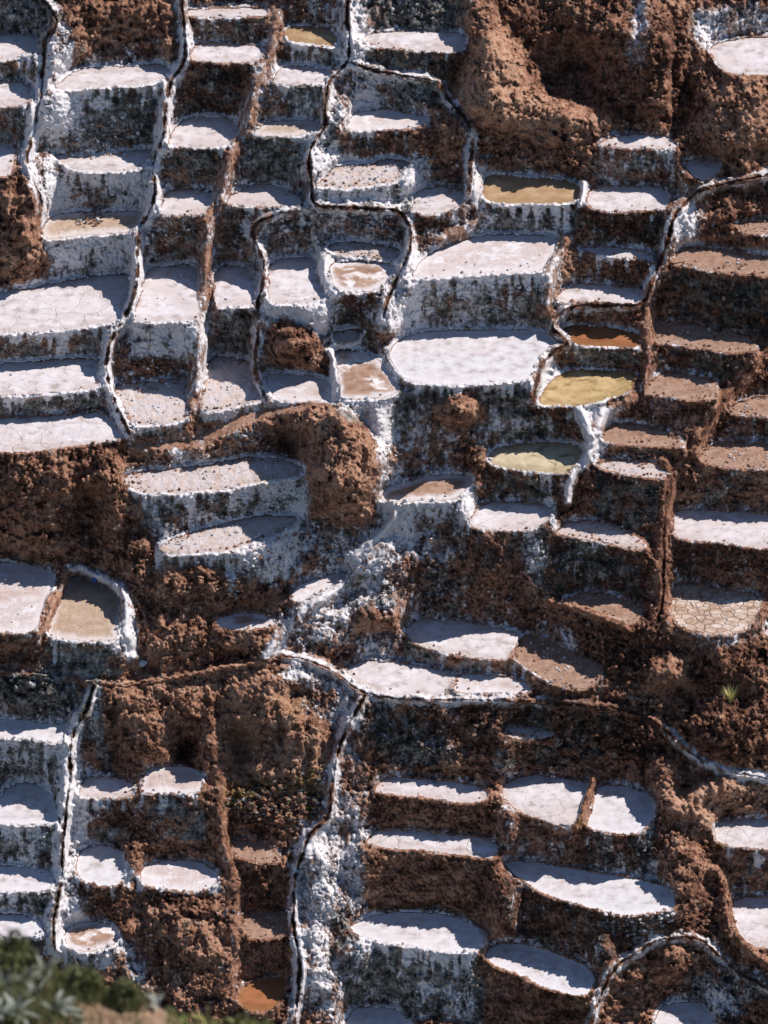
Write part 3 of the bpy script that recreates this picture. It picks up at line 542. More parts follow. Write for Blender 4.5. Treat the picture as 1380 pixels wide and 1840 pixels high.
salt += np.where(wall, _dk[wid] * np.clip(drip * 1.6, -.5, 1) * np.exp(-(wpos / dl) ** 2), 0)
tone += np.where(wall | slope0, .22 * vnoise2(U / 34, V / 6, 94) + .16 * vnoise2(U / 60, V / 45, 95), 0)
m = rim; rs = np.array([{'G': .9, 'S': .9, 'D': .8, 'M': .55, 'K': .46, 'B': .30}[p[1]] for p in PONDS])
salt[m] = rs[pid[m]]; earth[m] = .8; tone[m] = .62
for k, r in enumerate(RUNS):
    m = (rid == k) & (rdist < 1.5) & ~pond
    w_ = np.exp(-(rd / 1.15) ** 4)
    salt = np.where(m, salt + w_ * (r[5] - salt), salt); earth = np.where(m, earth + w_ * (r[6] - earth), earth); tone = np.where(m, tone + w_ * (r[7] - tone), tone)
for (cx, cy, rx, ry, s_, e_, t_) in PAINT:
    p = np.array([[cx - 1.6 * rx, cy - 1.6 * ry], [cx + 1.6 * rx, cy + 1.6 * ry]])
    sl = window(p, 2)
    w_ = np.exp(-((((U[sl] - cx) / rx) ** 2 + ((V[sl] - cy) / ry) ** 2) ** 1.5)) * .9
    salt[sl] += w_ * (s_ - salt[sl])
    if e_ is not None: earth[sl] += w_ * (e_ - earth[sl])
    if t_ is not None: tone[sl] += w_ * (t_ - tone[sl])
# silt lies in the grooves, so the crust is broken there
gm = np.where((rid >= 0) & (grv > .05), gr, 0) * (rdist < 1)
salt -= gm * 1.2; earth += gm * (1 - earth) * .6; tone -= gm * .9
m = path; salt[m] = .30; earth[m] = 1; tone[m] = .72
moss = np.zeros(U.shape)
for (cx, cy, rx, ry, a_) in [(430, 1425, 30, 16, .8), (560, 1395, 30, 14, .8), (500, 1412, 60, 14, .5), (205, 640, 10, 40, .6), (205, 700, 8, 20, .5), (450, 930, 30, 8, .7), (990, 470, 12, 30, .35), (1060, 1478, 40, 8, .4), (1000, 1285, 0.1, 0.1, 0), (1310, 1690, 16, 20, .5), (1290, 1520, 30, 8, .5), (960, 493, 120, 5, .4), (530, 1265, 40, 24, .35), (640, 1240, 16, 40, .4), (1050, 1800, 30, 20, .3), (970, 1080, 10, 8, .5)]:
    if a_: moss += a_ * np.exp(-(((U - cx) / rx) ** 2 + ((V - cy) / ry) ** 2) ** 1.5)
salt = np.clip(blur(salt, 1), 0, 1); earth = np.clip(blur(earth, 1), 0, 1); tone = np.clip(blur(tone, 1), 0, 1); moss = np.clip(moss, 0, 1)
salt = np.where(pond, np.clip(-pdist / 22, 0, 1), salt)
ATT = np.stack([salt, earth, tone, moss], -1)

# metres across the slope face, used for the noises
MX, MY = U / SCALE, V / SCALE
rough = np.where(pond, 0.0, 1.0)
rough = np.where(rim, .35, rough); rough = np.where(run, .35, rough); rough = np.where(path, .2, rough)
rough = blur(rough, 1) * (1 - .45 * np.clip(salt * 1.3, 0, 1))
n_big = fbm2(MX * 1.1, MY * 1.1, 3, 101)
n_mid = fbm2(MX * 3.5, MY * 3.5, 3, 201)
n_fin = fbm2(MX * 10, MY * 9, 2, 301)
ridged = 1 - 2 * np.abs(fbm2(MX * 2.2 + .3 * n_big, MY * 1.3, 3, 401))
f1, f2, cid = worley2(MX * 5.0 + .5 * n_mid, MY * 7.0 + .5 * n_fin, 5)
stone = np.clip((f2 - f1) * 2.2, 0, 1)
def facets(x, y, s):
    xi, yi = np.floor(x).astype(np.int64), np.floor(y).astype(np.int64)
    f1 = np.full(x.shape, 9.0); o = np.zeros(x.shape)
    for a in (-1, 0, 1):
        for b in (-1, 0, 1):
            h = hash3(xi + a, yi + b, np.int64(s))
            px = xi + a + RAND[h]; py = yi + b + RAND[(h * 7 + 13) & 4095]
            d = np.hypot(x - px, y - py); m = d < f1
            o = np.where(m, (RAND[(h * 3 + 1) & 4095] - .5) * 2 * (x - px) + (RAND[(h * 11 + 5) & 4095] - .5) * 2 * (y - py) + .5 * (RAND[(h * 13 + 7) & 4095] - .5), o)
            f1 = np.where(m, d, f1)
    return o
fc1 = facets(MX * 1.25 + .35 * n_mid + .3 * MY, MY * 1.5 + .3 * n_mid, 61)
fc2 = facets(MX * 3.6 + .4 * n_fin - .4 * MY, MY * 4.2 + .3 * n_fin, 62)
strat = (V / 15 + 1.1 * n_big + .5 * n_mid + U / 260) % 1.0
strat = np.where(strat < .75, strat / .75, (1 - strat) / .25) - .5
amp_f1 = np.where(rock, .34, np.where(slope, .26, .05)); amp_f2 = np.where(rock, .14, np.where(slope, .20, .07))
_kb = np.array([{'K': .085, 'B': .10, 'M': .07, 'D': .03, 'G': .02, 'S': .01}[p_[1]] for p_ in PONDS])
amp_s = np.where(wall, _kb[wid], np.where(slope & ~rock, .12, .0)) * np.clip(.5 + 1.5 * n_big, 0, 1.5)
g1, g2, gid = worley2(MX * 2.3 + .7 * n_mid, MY * 2.6 + .7 * n_mid, 15)
lump = np.clip(1 - g1 * 1.3, -.2, 1)
slope = (~pond & ~wall & ~rim & ~run & ~path)
amp_big = np.where(rock, .30, np.where(slope, .42, .20)); amp_mid = np.where(rock, .10, np.where(slope, .17, .12)); amp_r = np.where(slope, .12, .08)
gully = 1 - 2 * np.abs(fbm2(MX * 1.5 + .5 * n_big + .25 * MY, MY * .6, 3, 481)); amp_g = np.where(rock, .30, np.where(slope, .15, .03))
amp_st = np.where(wall, .12, .05); amp_l = np.where(slope, .05, .02)
rid2 = .6 - 2 * np.abs(fbm2(MX * 5.5 + .4 * n_mid + .3 * MY, MY * 4.0, 3, 451)); amp_r2 = np.where(slope, .12, .07)
far = ~((U > -60) & (U < 1440) & (V > -60) & (V < 1900))
B += rough * (blur(amp_big, 3) * n_big + blur(amp_mid, 3) * n_mid + blur(amp_r, 3) * (ridged - .3) + .075 * n_fin + amp_r2 * rid2 + blur(amp_f1, 2) * fc1 + blur(amp_f2, 2) * fc2 + amp_s * strat + blur(amp_g, 3) * (gully - .4) + amp_st * (stone - .6) * (.4 + cid) + blur(amp_l, 3) * lump)
# ragged lip at the top of each wall
lip = np.where(wall, np.exp(-wpos / 7.0), 0)
B += lip * (.07 + .12 * np.maximum(n_mid, -.3) + .07 * n_fin)
# pond floors
fl_amp = np.array([{'white': .010, 'cracked': .008, 'brine': .004, 'dirty': .04, 'dry': .03, 'pink': .012, 'tan': .02, 'half': .015, 'crackmud': .02}.get(p[0], .002) for p in PONDS])
pa = np.where(pond, fl_amp[pid], 0)
edge_fade = np.clip(-pdist / 6, 0, 1)
FL = pa * edge_fade * (n_mid + .8 * n_fin + .7 * lump)
Z2 = Z + FL * .6

DX = (U - 690) / FPX; DY = (V - 920) / FPX
dir_ = FWD[None, None, :] + DX[..., None] * RGT - DY[..., None] * UPV
T = (Z2 - CAM[2]) / dir_[..., 2]
P = CAM + dir_ * (T - B)[..., None]
# fine upward grit so that crests break up the outline
P[..., 2] += rough * (.03 * n_fin + .02 * vnoise2(U / 2.6, V / 2.6, 88))

def at(u, v):
    fi_ = min(max((u + MARG) / STEP, 0), NU - 2); fj_ = min(max((v + MARG) / STEP, 0), NV - 2)
    i, j = int(fi_), int(fj_)
    return P[j, i]

# ------------------------------------------------------------------ materials
def lin(r, g_, b_): return tuple(((c / 255) / 12.92 if c / 255 <= .04045 else ((c / 255 + .055) / 1.055) ** 2.4) for c in (r, g_, b_)) + (1,)
class NT:
    def __init__(s, name):
        s.m = bpy.data.materials.new(name); s.m.use_nodes = True; s.t = s.m.node_tree; s.t.nodes.clear()
        s.out = s.n('ShaderNodeOutputMaterial'); s.b = s.n('ShaderNodeBsdfPrincipled')
        s.l(s.b.outputs[0], s.out.inputs[0])
        s.pos = s.n('ShaderNodeNewGeometry').outputs['Position']
    def n(s, t, **k):
        x = s.t.nodes.new(t)
        for a, b in k.items(): setattr(x, a, b)
        return x
    def l(s, a, b): s.t.links.new(a, b)
    def put(s, inp, v):
        if isinstance(v, (int, float, tuple)): inp.default_value = v
        else: s.l(v, inp)
    def math(s, op, a, b=0.0, clamp=False, c=0.0):
        x = s.n('ShaderNodeMath', operation=op, use_clamp=clamp)
        s.put(x.inputs[0], a); s.put(x.inputs[1], b); s.put(x.inputs[2], c)
        return x.outputs[0]
    def noise(s, scale, detail=4, rough_=.55, vec=None, dist=0.0):
        x = s.n('ShaderNodeTexNoise'); x.inputs['Scale'].default_value = scale; x.inputs['Detail'].default_value = detail
        x.inputs['Roughness'].default_value = rough_; x.inputs['Distortion'].default_value = dist
        s.l(vec or s.pos, x.inputs['Vector']); return x.outputs[0]
    def scaled(s, sx, sy, sz):
        x = s.n('ShaderNodeVectorMath', operation='MULTIPLY'); s.l(s.pos, x.inputs[0]); x.inputs[1].default_value = (sx, sy, sz); return x.outputs[0]
    def voro(s, scale, feat='DISTANCE_TO_EDGE', vec=None):
        x = s.n('ShaderNodeTexVoronoi', feature=feat); x.inputs['Scale'].default_value = scale
        s.l(vec or s.pos, x.inputs['Vector']); return x
    def step(s, v, a, b):
        x = s.n('ShaderNodeMapRange', interpolation_type='SMOOTHSTEP'); s.put(x.inputs[0], v)
        s.put(x.inputs[1], a); s.put(x.inputs[2], b); return x.outputs[0]
    def mix(s, f, a, b):
        x = s.n('ShaderNodeMix', data_type='RGBA'); s.put(x.inputs[0], f); s.put(x.inputs[6], a); s.put(x.inputs[7], b); return x.outputs[2]
    def ramp(s, f, stops):
        x = s.n('ShaderNodeValToRGB'); s.put(x.inputs[0], f)
        e = x.color_ramp.elements
        while len(e) < len(stops): e.new(.5)
        for q, (p_, c) in zip(e, stops): q.position = p_; q.color = c
        return x.outputs[0]
    def bump(s, h, d, st=1.0):
        x = s.n('ShaderNodeBump'); x.inputs['Strength'].default_value = st; x.inputs['Distance'].default_value = d
        s.l(h, x.inputs['Height']); s.l(x.outputs[0], s.b.inputs['Normal'])

def terrain_material(name='salt_crusted_earth', flat=None):
    s = NT(name)
    if flat is None:
        a = s.n('ShaderNodeAttribute', attribute_name='survey')
        sp = s.n('ShaderNodeSeparateColor'); s.l(a.outputs['Color'], sp.inputs[0])
        sa, ea_, to, mo = sp.outputs[0], sp.outputs[1], sp.outputs[2], a.outputs['Alpha']
    else:
        sa, ea_, to, mo = flat
    n1 = s.noise(1.3, 9, .70); n2 = s.noise(6.5, 7, .72); n3 = s.noise(26, 4, .7)
    nd = s.noise(3.0, 6, .66, s.scaled(1.9, .9, .42))            # runs of salt drawn out downwards
    def c(n, k): return s.math('MULTIPLY', s.math('SUBTRACT', n, .5), k)
    def add(*v):
        r = v[0]
        for q in v[1:]: r = s.math('ADD', r, q)
        return r
    t = add(c(n1, 1.5), c(n2, .85), c(n3, .22), c(nd, .75))
    thr = s.math('MULTIPLY', s.math('SUBTRACT', .47, sa), .85)
    d_ = s.math('SUBTRACT', t, thr)
    crust = s.math('MULTIPLY', s.step(d_, -.02, .06), s.step(sa, .0, .12))
    bloom = s.math('MULTIPLY', s.step(d_, -.30, .10), s.math('MULTIPLY', s.step(sa, .05, .6), .42))
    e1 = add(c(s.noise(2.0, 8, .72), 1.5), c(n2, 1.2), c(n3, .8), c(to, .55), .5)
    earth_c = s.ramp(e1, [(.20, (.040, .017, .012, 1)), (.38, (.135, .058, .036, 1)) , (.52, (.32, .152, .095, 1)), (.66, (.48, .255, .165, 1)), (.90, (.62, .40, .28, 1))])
    g1_ = add(c(s.noise(2.6, 8, .74), 2.1), c(n3, .7), c(nd, .75), c(to, .6), .5)
    grey_c = s.ramp(g1_, [(.20, (.024, .022, .019, 1)), (.38, (.092, .080, .068, 1)), (.52, (.205, .190, .170, 1)), (.68, (.38, .37, .345, 1)), (.85, (.48, .48, .45, 1))])
    eb_ = s.step(add(ea_, c(s.noise(1.2, 6, .66), 2.2)), .25, .75)
    base = s.mix(eb_, grey_c, earth_c)
    base = s.mix(s.math('MULTIPLY', mo, s.step(n2, .42, .62)), base, s.ramp(n3, [(.35, (.05, .055, .012, 1)), (.6, (.40, .28, .03, 1))]))
    base = s.mix(bloom, base, (.56, .51, .50, 1))
    saltc = s.ramp(add(c(s.noise(4, 6, .66), 1.2), c(n3, .5), .5), [(.2, (.50, .43, .40, 1)), (.42, (.70, .66, .67, 1)), (.62, (.80, .77, .80, 1))])
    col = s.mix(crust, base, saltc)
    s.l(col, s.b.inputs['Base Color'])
    s.b.inputs['Roughness'].default_value = .9; s.b.inputs['Specular IOR Level'].default_value = .25
    h = s.math('ADD', s.math('MULTIPLY', n2, .55), s.math('ADD', s.math('MULTIPLY', n3, .35), s.math('MULTIPLY', crust, .22)))
    h = s.math('MULTIPLY', h, s.math('SUBTRACT', 1, s.math('MULTIPLY', crust, .55))); s.bump(h, .12, 1.0)
    return s.m
M_T = terrain_material()

def floor_material(kind):
    s = NT('floor_' + kind)
    n1 = s.noise(.55, 5, .6); n2 = s.noise(2.2, 6, .62); n3 = s.noise(14, 5, .65)
    flatv = s.scaled(1, 1.6, .2)
    n4 = s.noise(1.2, 5, .6, flatv)
    rough_ = .55; spec = .35; bh = None; bd = .02
    white = s.ramp(n2, [(.32, (.42, .35, .34, 1)), (.44, (.60, .545, .56, 1)), (.56, (.70, .655, .68, 1)), (.70, (.78, .745, .77, 1))])
    pink = s.ramp(n3, [(.35, (.46, .36, .34, 1)), (.6, (.66, .57, .56, 1))])
    brown = s.ramp(n2, [(.32, (.20, .11, .07, 1)), (.5, (.38, .23, .155, 1)), (.7, (.54, .37, .27, 1))])
    speck = s.step(n3, .64, .70)
    at_ = s.n('ShaderNodeAttribute', attribute_name='survey'); sq = s.n('ShaderNodeSeparateColor'); s.l(at_.outputs['Color'], sq.inputs[0]); shore = sq.outputs[0]
    edge = s.math('SUBTRACT', 1, s.step(s.math('ADD', shore, s.math('MULTIPLY', s.math('SUBTRACT', n2, .5), 1.1)), .12, .62))
    if kind in ('white', 'brine', 'cracked'):
        c = s.mix(s.math('MULTIPLY', s.step(n1, .48, .66), .65), white, pink); c = s.mix(s.math('MULTIPLY', s.step(s.noise(1.1, 7, .7), .56, .72), .45), c, brown)
        if kind == 'brine': c = s.mix(s.math('MULTIPLY', s.step(n1, .4, .6), .25), white, (.62, .68, .72, 1)); rough_ = .38
        bh = n3
        if kind != 'brine':
            c = s.mix(s.math('MULTIPLY', speck, .35), c, (.32, .22, .17, 1))
        if kind == 'cracked':
            wv_ = s.n('ShaderNodeVectorMath', operation='ADD'); s.l(s.scaled(1, 1, .1), wv_.inputs[0])
            nz = s.n('ShaderNodeTexNoise'); nz.inputs['Scale'].default_value = 2.0; s.l(s.pos, nz.inputs['Vector'])
            sc = s.n('ShaderNodeVectorMath', operation='SCALE'); s.l(nz.outputs['Color'], sc.inputs[0]); sc.inputs['Scale'].default_value = .5
            s.l(sc.outputs[0], wv_.inputs[1])
            v = s.voro(.85, vec=wv_.outputs[0]).outputs['Distance']
            ck = s.math('MULTIPLY', s.math('SUBTRACT', 1, s.step(v, .004, .022)), s.step(n1, .38, .56))
            c = s.mix(s.math('MULTIPLY', ck, .4), c, (.38, .32, .30, 1))
            bh = s.math('SUBTRACT', n3, s.math('MULTIPLY', ck, .8)); bd = .03
    elif kind == 'pink':
        c = s.mix(s.step(n2, .40, .62), pink, white); c = s.mix(s.math('MULTIPLY', s.step(n1, .48, .62), .5), c, brown)
        bh = n3
    elif kind == 'dirty':
        c = s.mix(s.math('MULTIPLY', s.step(s.math('ADD', s.math('MULTIPLY', n2, .7), s.math('MULTIPLY', n3, .3)), .44, .62), .8), white, brown)
        c = s.mix(s.math('MULTIPLY', s.step(n1, .56, .7), .6), c, brown); bh = n3; bd = .05; rough_ = .8
    elif kind == 'dry':
        c = s.mix(s.math('MULTIPLY', s.step(n4, .55, .75), .35), s.ramp(s.math('ADD', s.math('MULTIPLY', n2, .5), s.math('MULTIPLY', n3, .5)), [(.34, (.15, .08, .055, 1)), (.5, (.34, .20, .14, 1)), (.66, (.50, .34, .26, 1))]), (.68, .60, .57, 1)); bh = n3; bd = .05; rough_ = .9
    elif kind in ('tan', 'half'):
        c = s.ramp(s.math('ADD', s.math('MULTIPLY', n2, .4), s.math('MULTIPLY', n3, .6)), [(.36, (.30, .205, .14, 1)), (.5, (.44, .32, .235, 1)), (.64, (.56, .45, .36, 1))])
        if kind == 'half':
            c = s.mix(s.step(s.math('ADD', n1, s.math('MULTIPLY', s.sepx(), -.08)), 1.53, 1.68), c, white)
        bh = n3; bd = .03; rough_ = .8
    elif kind == 'crackmud':
        v = s.voro(2.6).outputs['Distance']; ck = s.math('SUBTRACT', 1, s.step(v, .01, .06))
        c = s.ramp(n2, [(.35, (.36, .24, .17, 1)), (.5, (.50, .37, .29, 1)), (.65, (.66, .57, .52, 1))])
        c = s.mix(s.math('MULTIPLY', ck, .75), c, (.15, .075, .045, 1)); bh = s.math('SUBTRACT', s.math('MULTIPLY', n3, .6), ck); bd = .04; rough_ = .85
    elif kind == 'ochre':
        c = s.ramp(s.math('ADD', s.math('MULTIPLY', n4, .6), s.math('MULTIPLY', n3, .4)), [(.36, (.34, .215, .12, 1)), (.5, (.46, .31, .18, 1)), (.62, (.56, .42, .28, 1))]); rough_ = .45; bh = n3; bd = .01
    elif kind == 'rust':
        c = s.ramp(n4, [(.35, (.26, .095, .04, 1)), (.6, (.38, .16, .075, 1))]); rough_ = .4; bh = n3; bd = .006
    elif kind in ('yellow', 'cream'):
        v = s.voro(.42, vec=s.warp()).outputs['Distance']; ck = s.math('MULTIPLY', s.math('SUBTRACT', 1, s.step(v, .01, .05)), s.step(n4, .40, .62))
        if kind == 'yellow': c = s.ramp(n2, [(.35, (.40, .27, .13, 1)), (.6, (.60, .44, .23, 1))])
        else: c = s.ramp(n2, [(.35, (.50, .42, .27, 1)), (.6, (.64, .55, .40, 1))])
        c = s.mix(s.math('MULTIPLY', s.math('SUBTRACT', 1, s.step(n3, .32, .42)), .3), c, (.30, .24, .10, 1))
        c = s.mix(s.math('MULTIPLY', ck, .7), c, (.14, .09, .03, 1)); rough_ = .45; bh = n3; bd = .01
    elif kind in ('mud', 'swirl'):
        w_ = s.noise(.8, 4, .55, s.warp(), 0)
        c = s.mix(s.step(w_, .50, .60), s.ramp(n2, [(.35, (.27, .155, .105, 1)), (.6, (.44, .29, .215, 1))]), s.mix(s.step(n2, .4, .6), (.62, .50, .46, 1), (.82, .80, .81, 1))); rough_ = .35; bh = n3; bd = .01
    if kind in ('pink', 'mud', 'swirl', 'tan', 'half'): c = s.mix(s.math('MULTIPLY', edge, .9 if kind in ('mud', 'swirl') else .65), c, (.72, .68, .70, 1))
    elif kind in ('white', 'cracked', 'dirty', 'dry'): c = s.mix(s.math('MULTIPLY', edge, .28), c, (.42, .31, .25, 1))
    elif kind in ('yellow', 'cream', 'ochre', 'rust'): c = s.mix(s.math('MULTIPLY', edge, .35), c, (.22, .13, .05, 1)); rough_ = .28; spec = .5
    elif kind == 'brine': c = s.mix(s.math('MULTIPLY', edge, .5), c, (.78, .76, .79, 1))
    s.l(c, s.b.inputs['Base Color']); s.b.inputs['Roughness'].default_value = rough_; s.b.inputs['Specular IOR Level'].default_value = spec
    if bh is not None: s.bump(bh, bd, .8)
    return s.m
def _sepx(s):
    x = s.n('ShaderNodeSeparateXYZ'); s.l(s.pos, x.inputs[0]); return x.outputs[0]
def _warp(s):
    v = s.n('ShaderNodeVectorMath', operation='ADD'); s.l(s.pos, v.inputs[0])
    nz = s.n('ShaderNodeTexNoise'); nz.inputs['Scale'].default_value = .9; nz.inputs['Detail'].default_value = 3; s.l(s.pos, nz.inputs['Vector'])
    sc = s.n('ShaderNodeVectorMath', operation='SCALE'); s.l(nz.outputs['Color'], sc.inputs[0]); sc.inputs['Scale'].default_value = 1.6
    s.l(sc.outputs[0], v.inputs[1]); return v.outputs[0]
NT.sepx = _sepx; NT.warp = _warp
FM = {k: floor_material(k) for k in sorted({p[0] for p in PONDS})}

def simple(name, c0, c1, scale=8, rough_=.8, spec=.3, bd=.0):
    s = NT(name); n = s.noise(scale, 5, .6)
    s.l(s.ramp(n, [(.35, c0 + (1,)), (.65, c1 + (1,))]), s.b.inputs['Base Color'])
    s.b.inputs['Roughness'].default_value = rough_; s.b.inputs['Specular IOR Level'].default_value = spec
    if bd: s.bump(n, bd)
    return s.m

# ------------------------------------------------------------------ objects out of the grid
def tag(o, label=None, cat=None, group=None, kind=None):
    if label: o['label'] = label
    if cat: o['category'] = cat
    if group: o['group'] = group
    if kind: o['kind'] = kind
    return o
def empty(name, loc):
    o = bpy.data.objects.new(name, None); COL.objects.link(o); o.location = [float(c) for c in loc]; o.empty_display_size = .3
    return o
def raw_mesh(name, co, quads, mat, att=None, smooth=True, nper=4):
    me = bpy.data.meshes.new(name)
    nv, nf = len(co), len(quads)
    me.vertices.add(nv); me.vertices.foreach_set('co', np.ascontiguousarray(co, dtype=np.float32).ravel())
    me.loops.add(nf * nper); me.loops.foreach_set('vertex_index', np.ascontiguousarray(quads, dtype=np.int32).ravel())
    me.polygons.add(nf); me.polygons.foreach_set('loop_start', np.arange(0, nf * nper, nper, dtype=np.int32))
    if smooth: me.polygons.foreach_set('use_smooth', np.ones(nf, bool))
    else: me.polygons.foreach_set('use_smooth', np.zeros(nf, bool))
    me.update(calc_edges=True)
    if att is not None:
        a = me.attributes.new('survey', 'FLOAT_COLOR', 'POINT'); a.data.foreach_set('color', np.ascontiguousarray(att, dtype=np.float32).ravel())
    me.materials.append(mat)
    return me
def link(name, me, parent=None, loc=None):
    o = bpy.data.objects.new(name, me); COL.objects.link(o)
    if parent: o.parent = parent
    if loc is not None: o.location = [float(c) for c in loc]
    return o

LAB = np.full(U.shape, 0)              # 0 hillside
LAB[path] = 1
LAB[rock] = 100 + kid[rock]
LAB[wall] = 400 + wid[wall]
LAB[rim] = 700 + pid[rim]
LAB[pond] = 1000 + pid[pond]
inner = run & (rdist < .22) & (grv > .05)
LAB[run] = 1400 + rid[run]
LAB[inner] = 1700 + rid[inner]
vi = np.arange(NU * NV).reshape(NV, NU)
quads = np.stack([vi[:-1, :-1], vi[1:, :-1], vi[1:, 1:], vi[:-1, 1:]], -1).reshape(-1, 4)
fl_ = LAB[:-1, :-1].ravel()
order = np.argsort(fl_, kind='stable'); fs = fl_[order]
PF = P.reshape(-1, 3); AF = ATT.reshape(-1, 4)
def patch(code):
    a, b = np.searchsorted(fs, code), np.searchsorted(fs, code + 1)
    return quads[order[a:b]] if b > a else None
def patch_obj(code, name, mat, parent=None, origin=np.zeros(3), att=True, smooth=True, skirt=None):
    q = patch(code)
    if q is None: return None
    uq, inv = np.unique(q, return_inverse=True)
    me = raw_mesh(name, PF[uq] - origin, inv.reshape(-1, 4), mat, AF[uq] if att else None, smooth)
    return link(name, me, parent, origin if parent is None else None)

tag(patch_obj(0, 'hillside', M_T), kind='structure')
tag(patch_obj(1, 'footpath', M_T), kind='structure')
for k, r in enumerate(ROCKS):
    q = patch(100 + k)
    if q is None: continue
    c = PF[np.unique(q)]; org = np.array([c[:, 0].mean(), c[:, 1].mean(), c[:, 2].min()])
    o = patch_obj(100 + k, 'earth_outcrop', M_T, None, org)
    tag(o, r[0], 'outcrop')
for k, p in enumerate(PONDS):
    q = patch(1000 + k)
    if q is None: print('no pond', k, p[3]); continue
    c = PF[np.unique(q)]; org = c.mean(0)
    e = empty('salt_pond', org); tag(e, p[3], 'salt pond', 'ponds terraced down the hillside')
    fn = {'ochre': 'pond_water', 'rust': 'pond_water', 'yellow': 'pond_water', 'cream': 'pond_water', 'brine': 'brine_surface', 'dry': 'dry_bed', 'crackmud': 'dry_bed', 'tan': 'mud_bed', 'half': 'mud_bed', 'mud': 'mud_bed'}.get(p[0], 'salt_bed')
    patch_obj(1000 + k, fn, FM[p[0]], e, org)
    patch_obj(700 + k, 'rim', M_T, e, org)
    patch_obj(400 + k, 'retaining_wall', M_T, e, org)
for k, r in enumerate(RUNS):
    q = patch(1400 + k)
    if q is None: print('no run', k); continue
    c = PF[np.unique(q)]; org = c.mean(0)
    cat = {'water_channel': 'channel', 'mud_levee': 'levee', 'salt_levee': 'levee'}[r[0]]
    e = empty(r[0], org); tag(e, r[1], cat, 'channels and levees between the ponds')
    patch_obj(1400 + k, 'bank', M_T, e, org)
    patch_obj(1700 + k, 'channel_bed', M_T, e, org)

# the slope goes on beyond the surveyed part
def far_ground():
    n = 160
    a = np.linspace(-1, 1, n); A_, B_ = np.meshgrid(np.sign(a) * np.abs(a) ** 1.8, np.sign(a) * np.abs(a) ** 1.8)
    X = A_ * 320; D = B_ * 190
    al = math.radians(41)
    Y = D * math.cos(al); Zg = D * math.sin(al)
    Zg = Zg - 2.2 + 1.2 * fbm2(X / 9, D / 9, 3, 900) + .5 * fbm2(X / 2, D / 2, 2, 910)
    Zg = Zg - 5.0 * np.clip(4 - np.maximum(np.abs(X) - 17.5, np.abs(D) - 24), 0, 4) / 4
    co = np.stack([X, Y, Zg], -1).reshape(-1, 3)
    v_ = np.arange(n * n).reshape(n, n)
    q = np.stack([v_[:-1, :-1], v_[:-1, 1:], v_[1:, 1:], v_[1:, :-1]], -1).reshape(-1, 4)
    att = np.tile(np.array([.25, .8, .5, 0.0]), (n * n, 1))
    tag(link('ground', raw_mesh('ground', co, q, M_T, att)), kind='structure')
far_ground()

# ------------------------------------------------------------------ loose lumps of earth and salt
ICO_V = None
def ico():
    f = (1 + 5 ** .5) / 2
    v = np.array([(-1, f, 0), (1, f, 0), (-1, -f, 0), (1, -f, 0), (0, -1, f), (0, 1, f), (0, -1, -f), (0, 1, -f), (f, 0, -1), (f, 0, 1), (-f, 0, -1), (-f, 0, 1)], float)
    v /= np.linalg.norm(v[0])
    q = np.array([(0, 11, 5), (0, 5, 1), (0, 1, 7), (0, 7, 10), (0, 10, 11), (1, 5, 9), (5, 11, 4), (11, 10, 2), (10, 7, 6), (7, 1, 8), (3, 9, 4), (3, 4, 2), (3, 2, 6), (3, 6, 8), (3, 8, 9), (4, 9, 5), (2, 4, 11), (6, 2, 10), (8, 6, 7), (9, 8, 1)])
    return v, q
IV, IF = ico()
PNx = np.gradient(P, axis=1); PNy = np.gradient(P, axis=0)
NRM = np.cross(PNx, PNy); NRM /= np.linalg.norm(NRM, axis=-1, keepdims=True) + 1e-9
NRM *= np.where((NRM * dir_).sum(-1, keepdims=True) > 0, -1, 1)

def lumps(name, n, prob, smin, smax, seed, mat=None, salt_bias=0.0, kind='stuff'):
    r = np.random.RandomState(seed)
    pr = prob.ravel() / prob.sum()
    k = r.choice(pr.size, n, p=pr, replace=True)
    c = PF[k]; nn = NRM.reshape(-1, 3)[k]
    s = smin + (smax - smin) * r.rand(n) ** 2.2
    ax = r.rand(n, 3) * .6 + .6
    ang = r.rand(n) * 6.28; ca, sa_ = np.cos(ang), np.sin(ang)
    v = IV[None] * (1 + .28 * (r.rand(n, 12, 1) - .5) * 2) * ax[:, None] * s[:, None, None]
    x = v[..., 0] * ca[:, None] - v[..., 1] * sa_[:, None]; y = v[..., 0] * sa_[:, None] + v[..., 1] * ca[:, None]
    v = np.stack([x, y, v[..., 2]], -1) + c[:, None] + nn[:, None] * (s * .30)[:, None, None]
    f = (IF[None] + 12 * np.arange(n)[:, None, None]).reshape(-1, 3)
    a = AF[k].copy()
    a[:, 0] = np.clip(a[:, 0] + salt_bias + (r.rand(n) - .5) * .26, 0, 1); a[:, 2] = np.clip(a[:, 2] + .15 + (r.rand(n) - .5) * .5, 0, 1)
    a = np.repeat(a, 12, 0)
    return tag(link(name, raw_mesh(name, v.reshape(-1, 3), f, mat or M_T, a, False, 3)), kind=kind)
inframe = ((U > -40) & (U < 1420) & (V > -40) & (V < 1880)).astype(float)
prob = inframe * (1.0 * slope +   .16 * wall + .6 * (run & (rdist > .4)) + .5 * rim + .5 * lip) * (.25 + np.clip(.5 + 1.6 * n_big, 0, 2)) * np.where(rock, .45, 1)
lumps('earth_clods', 22000, prob, .020, .11, 21)
fl_p = np.array([{'dirty': 1.0, 'dry': .8, 'white': .06, 'mud': .12, 'pink': .1}.get(p[0], 0) for p in PONDS])
prob = inframe * pond * np.where(pond, fl_p[pid], 0) * (pdist < -1) * (.2 + np.clip(n_big * 2, 0, 2) + 2.0 * (pdist > -5))
lumps('salt_crumbs', 2600, prob, .015, .075, 22, None, -.1)

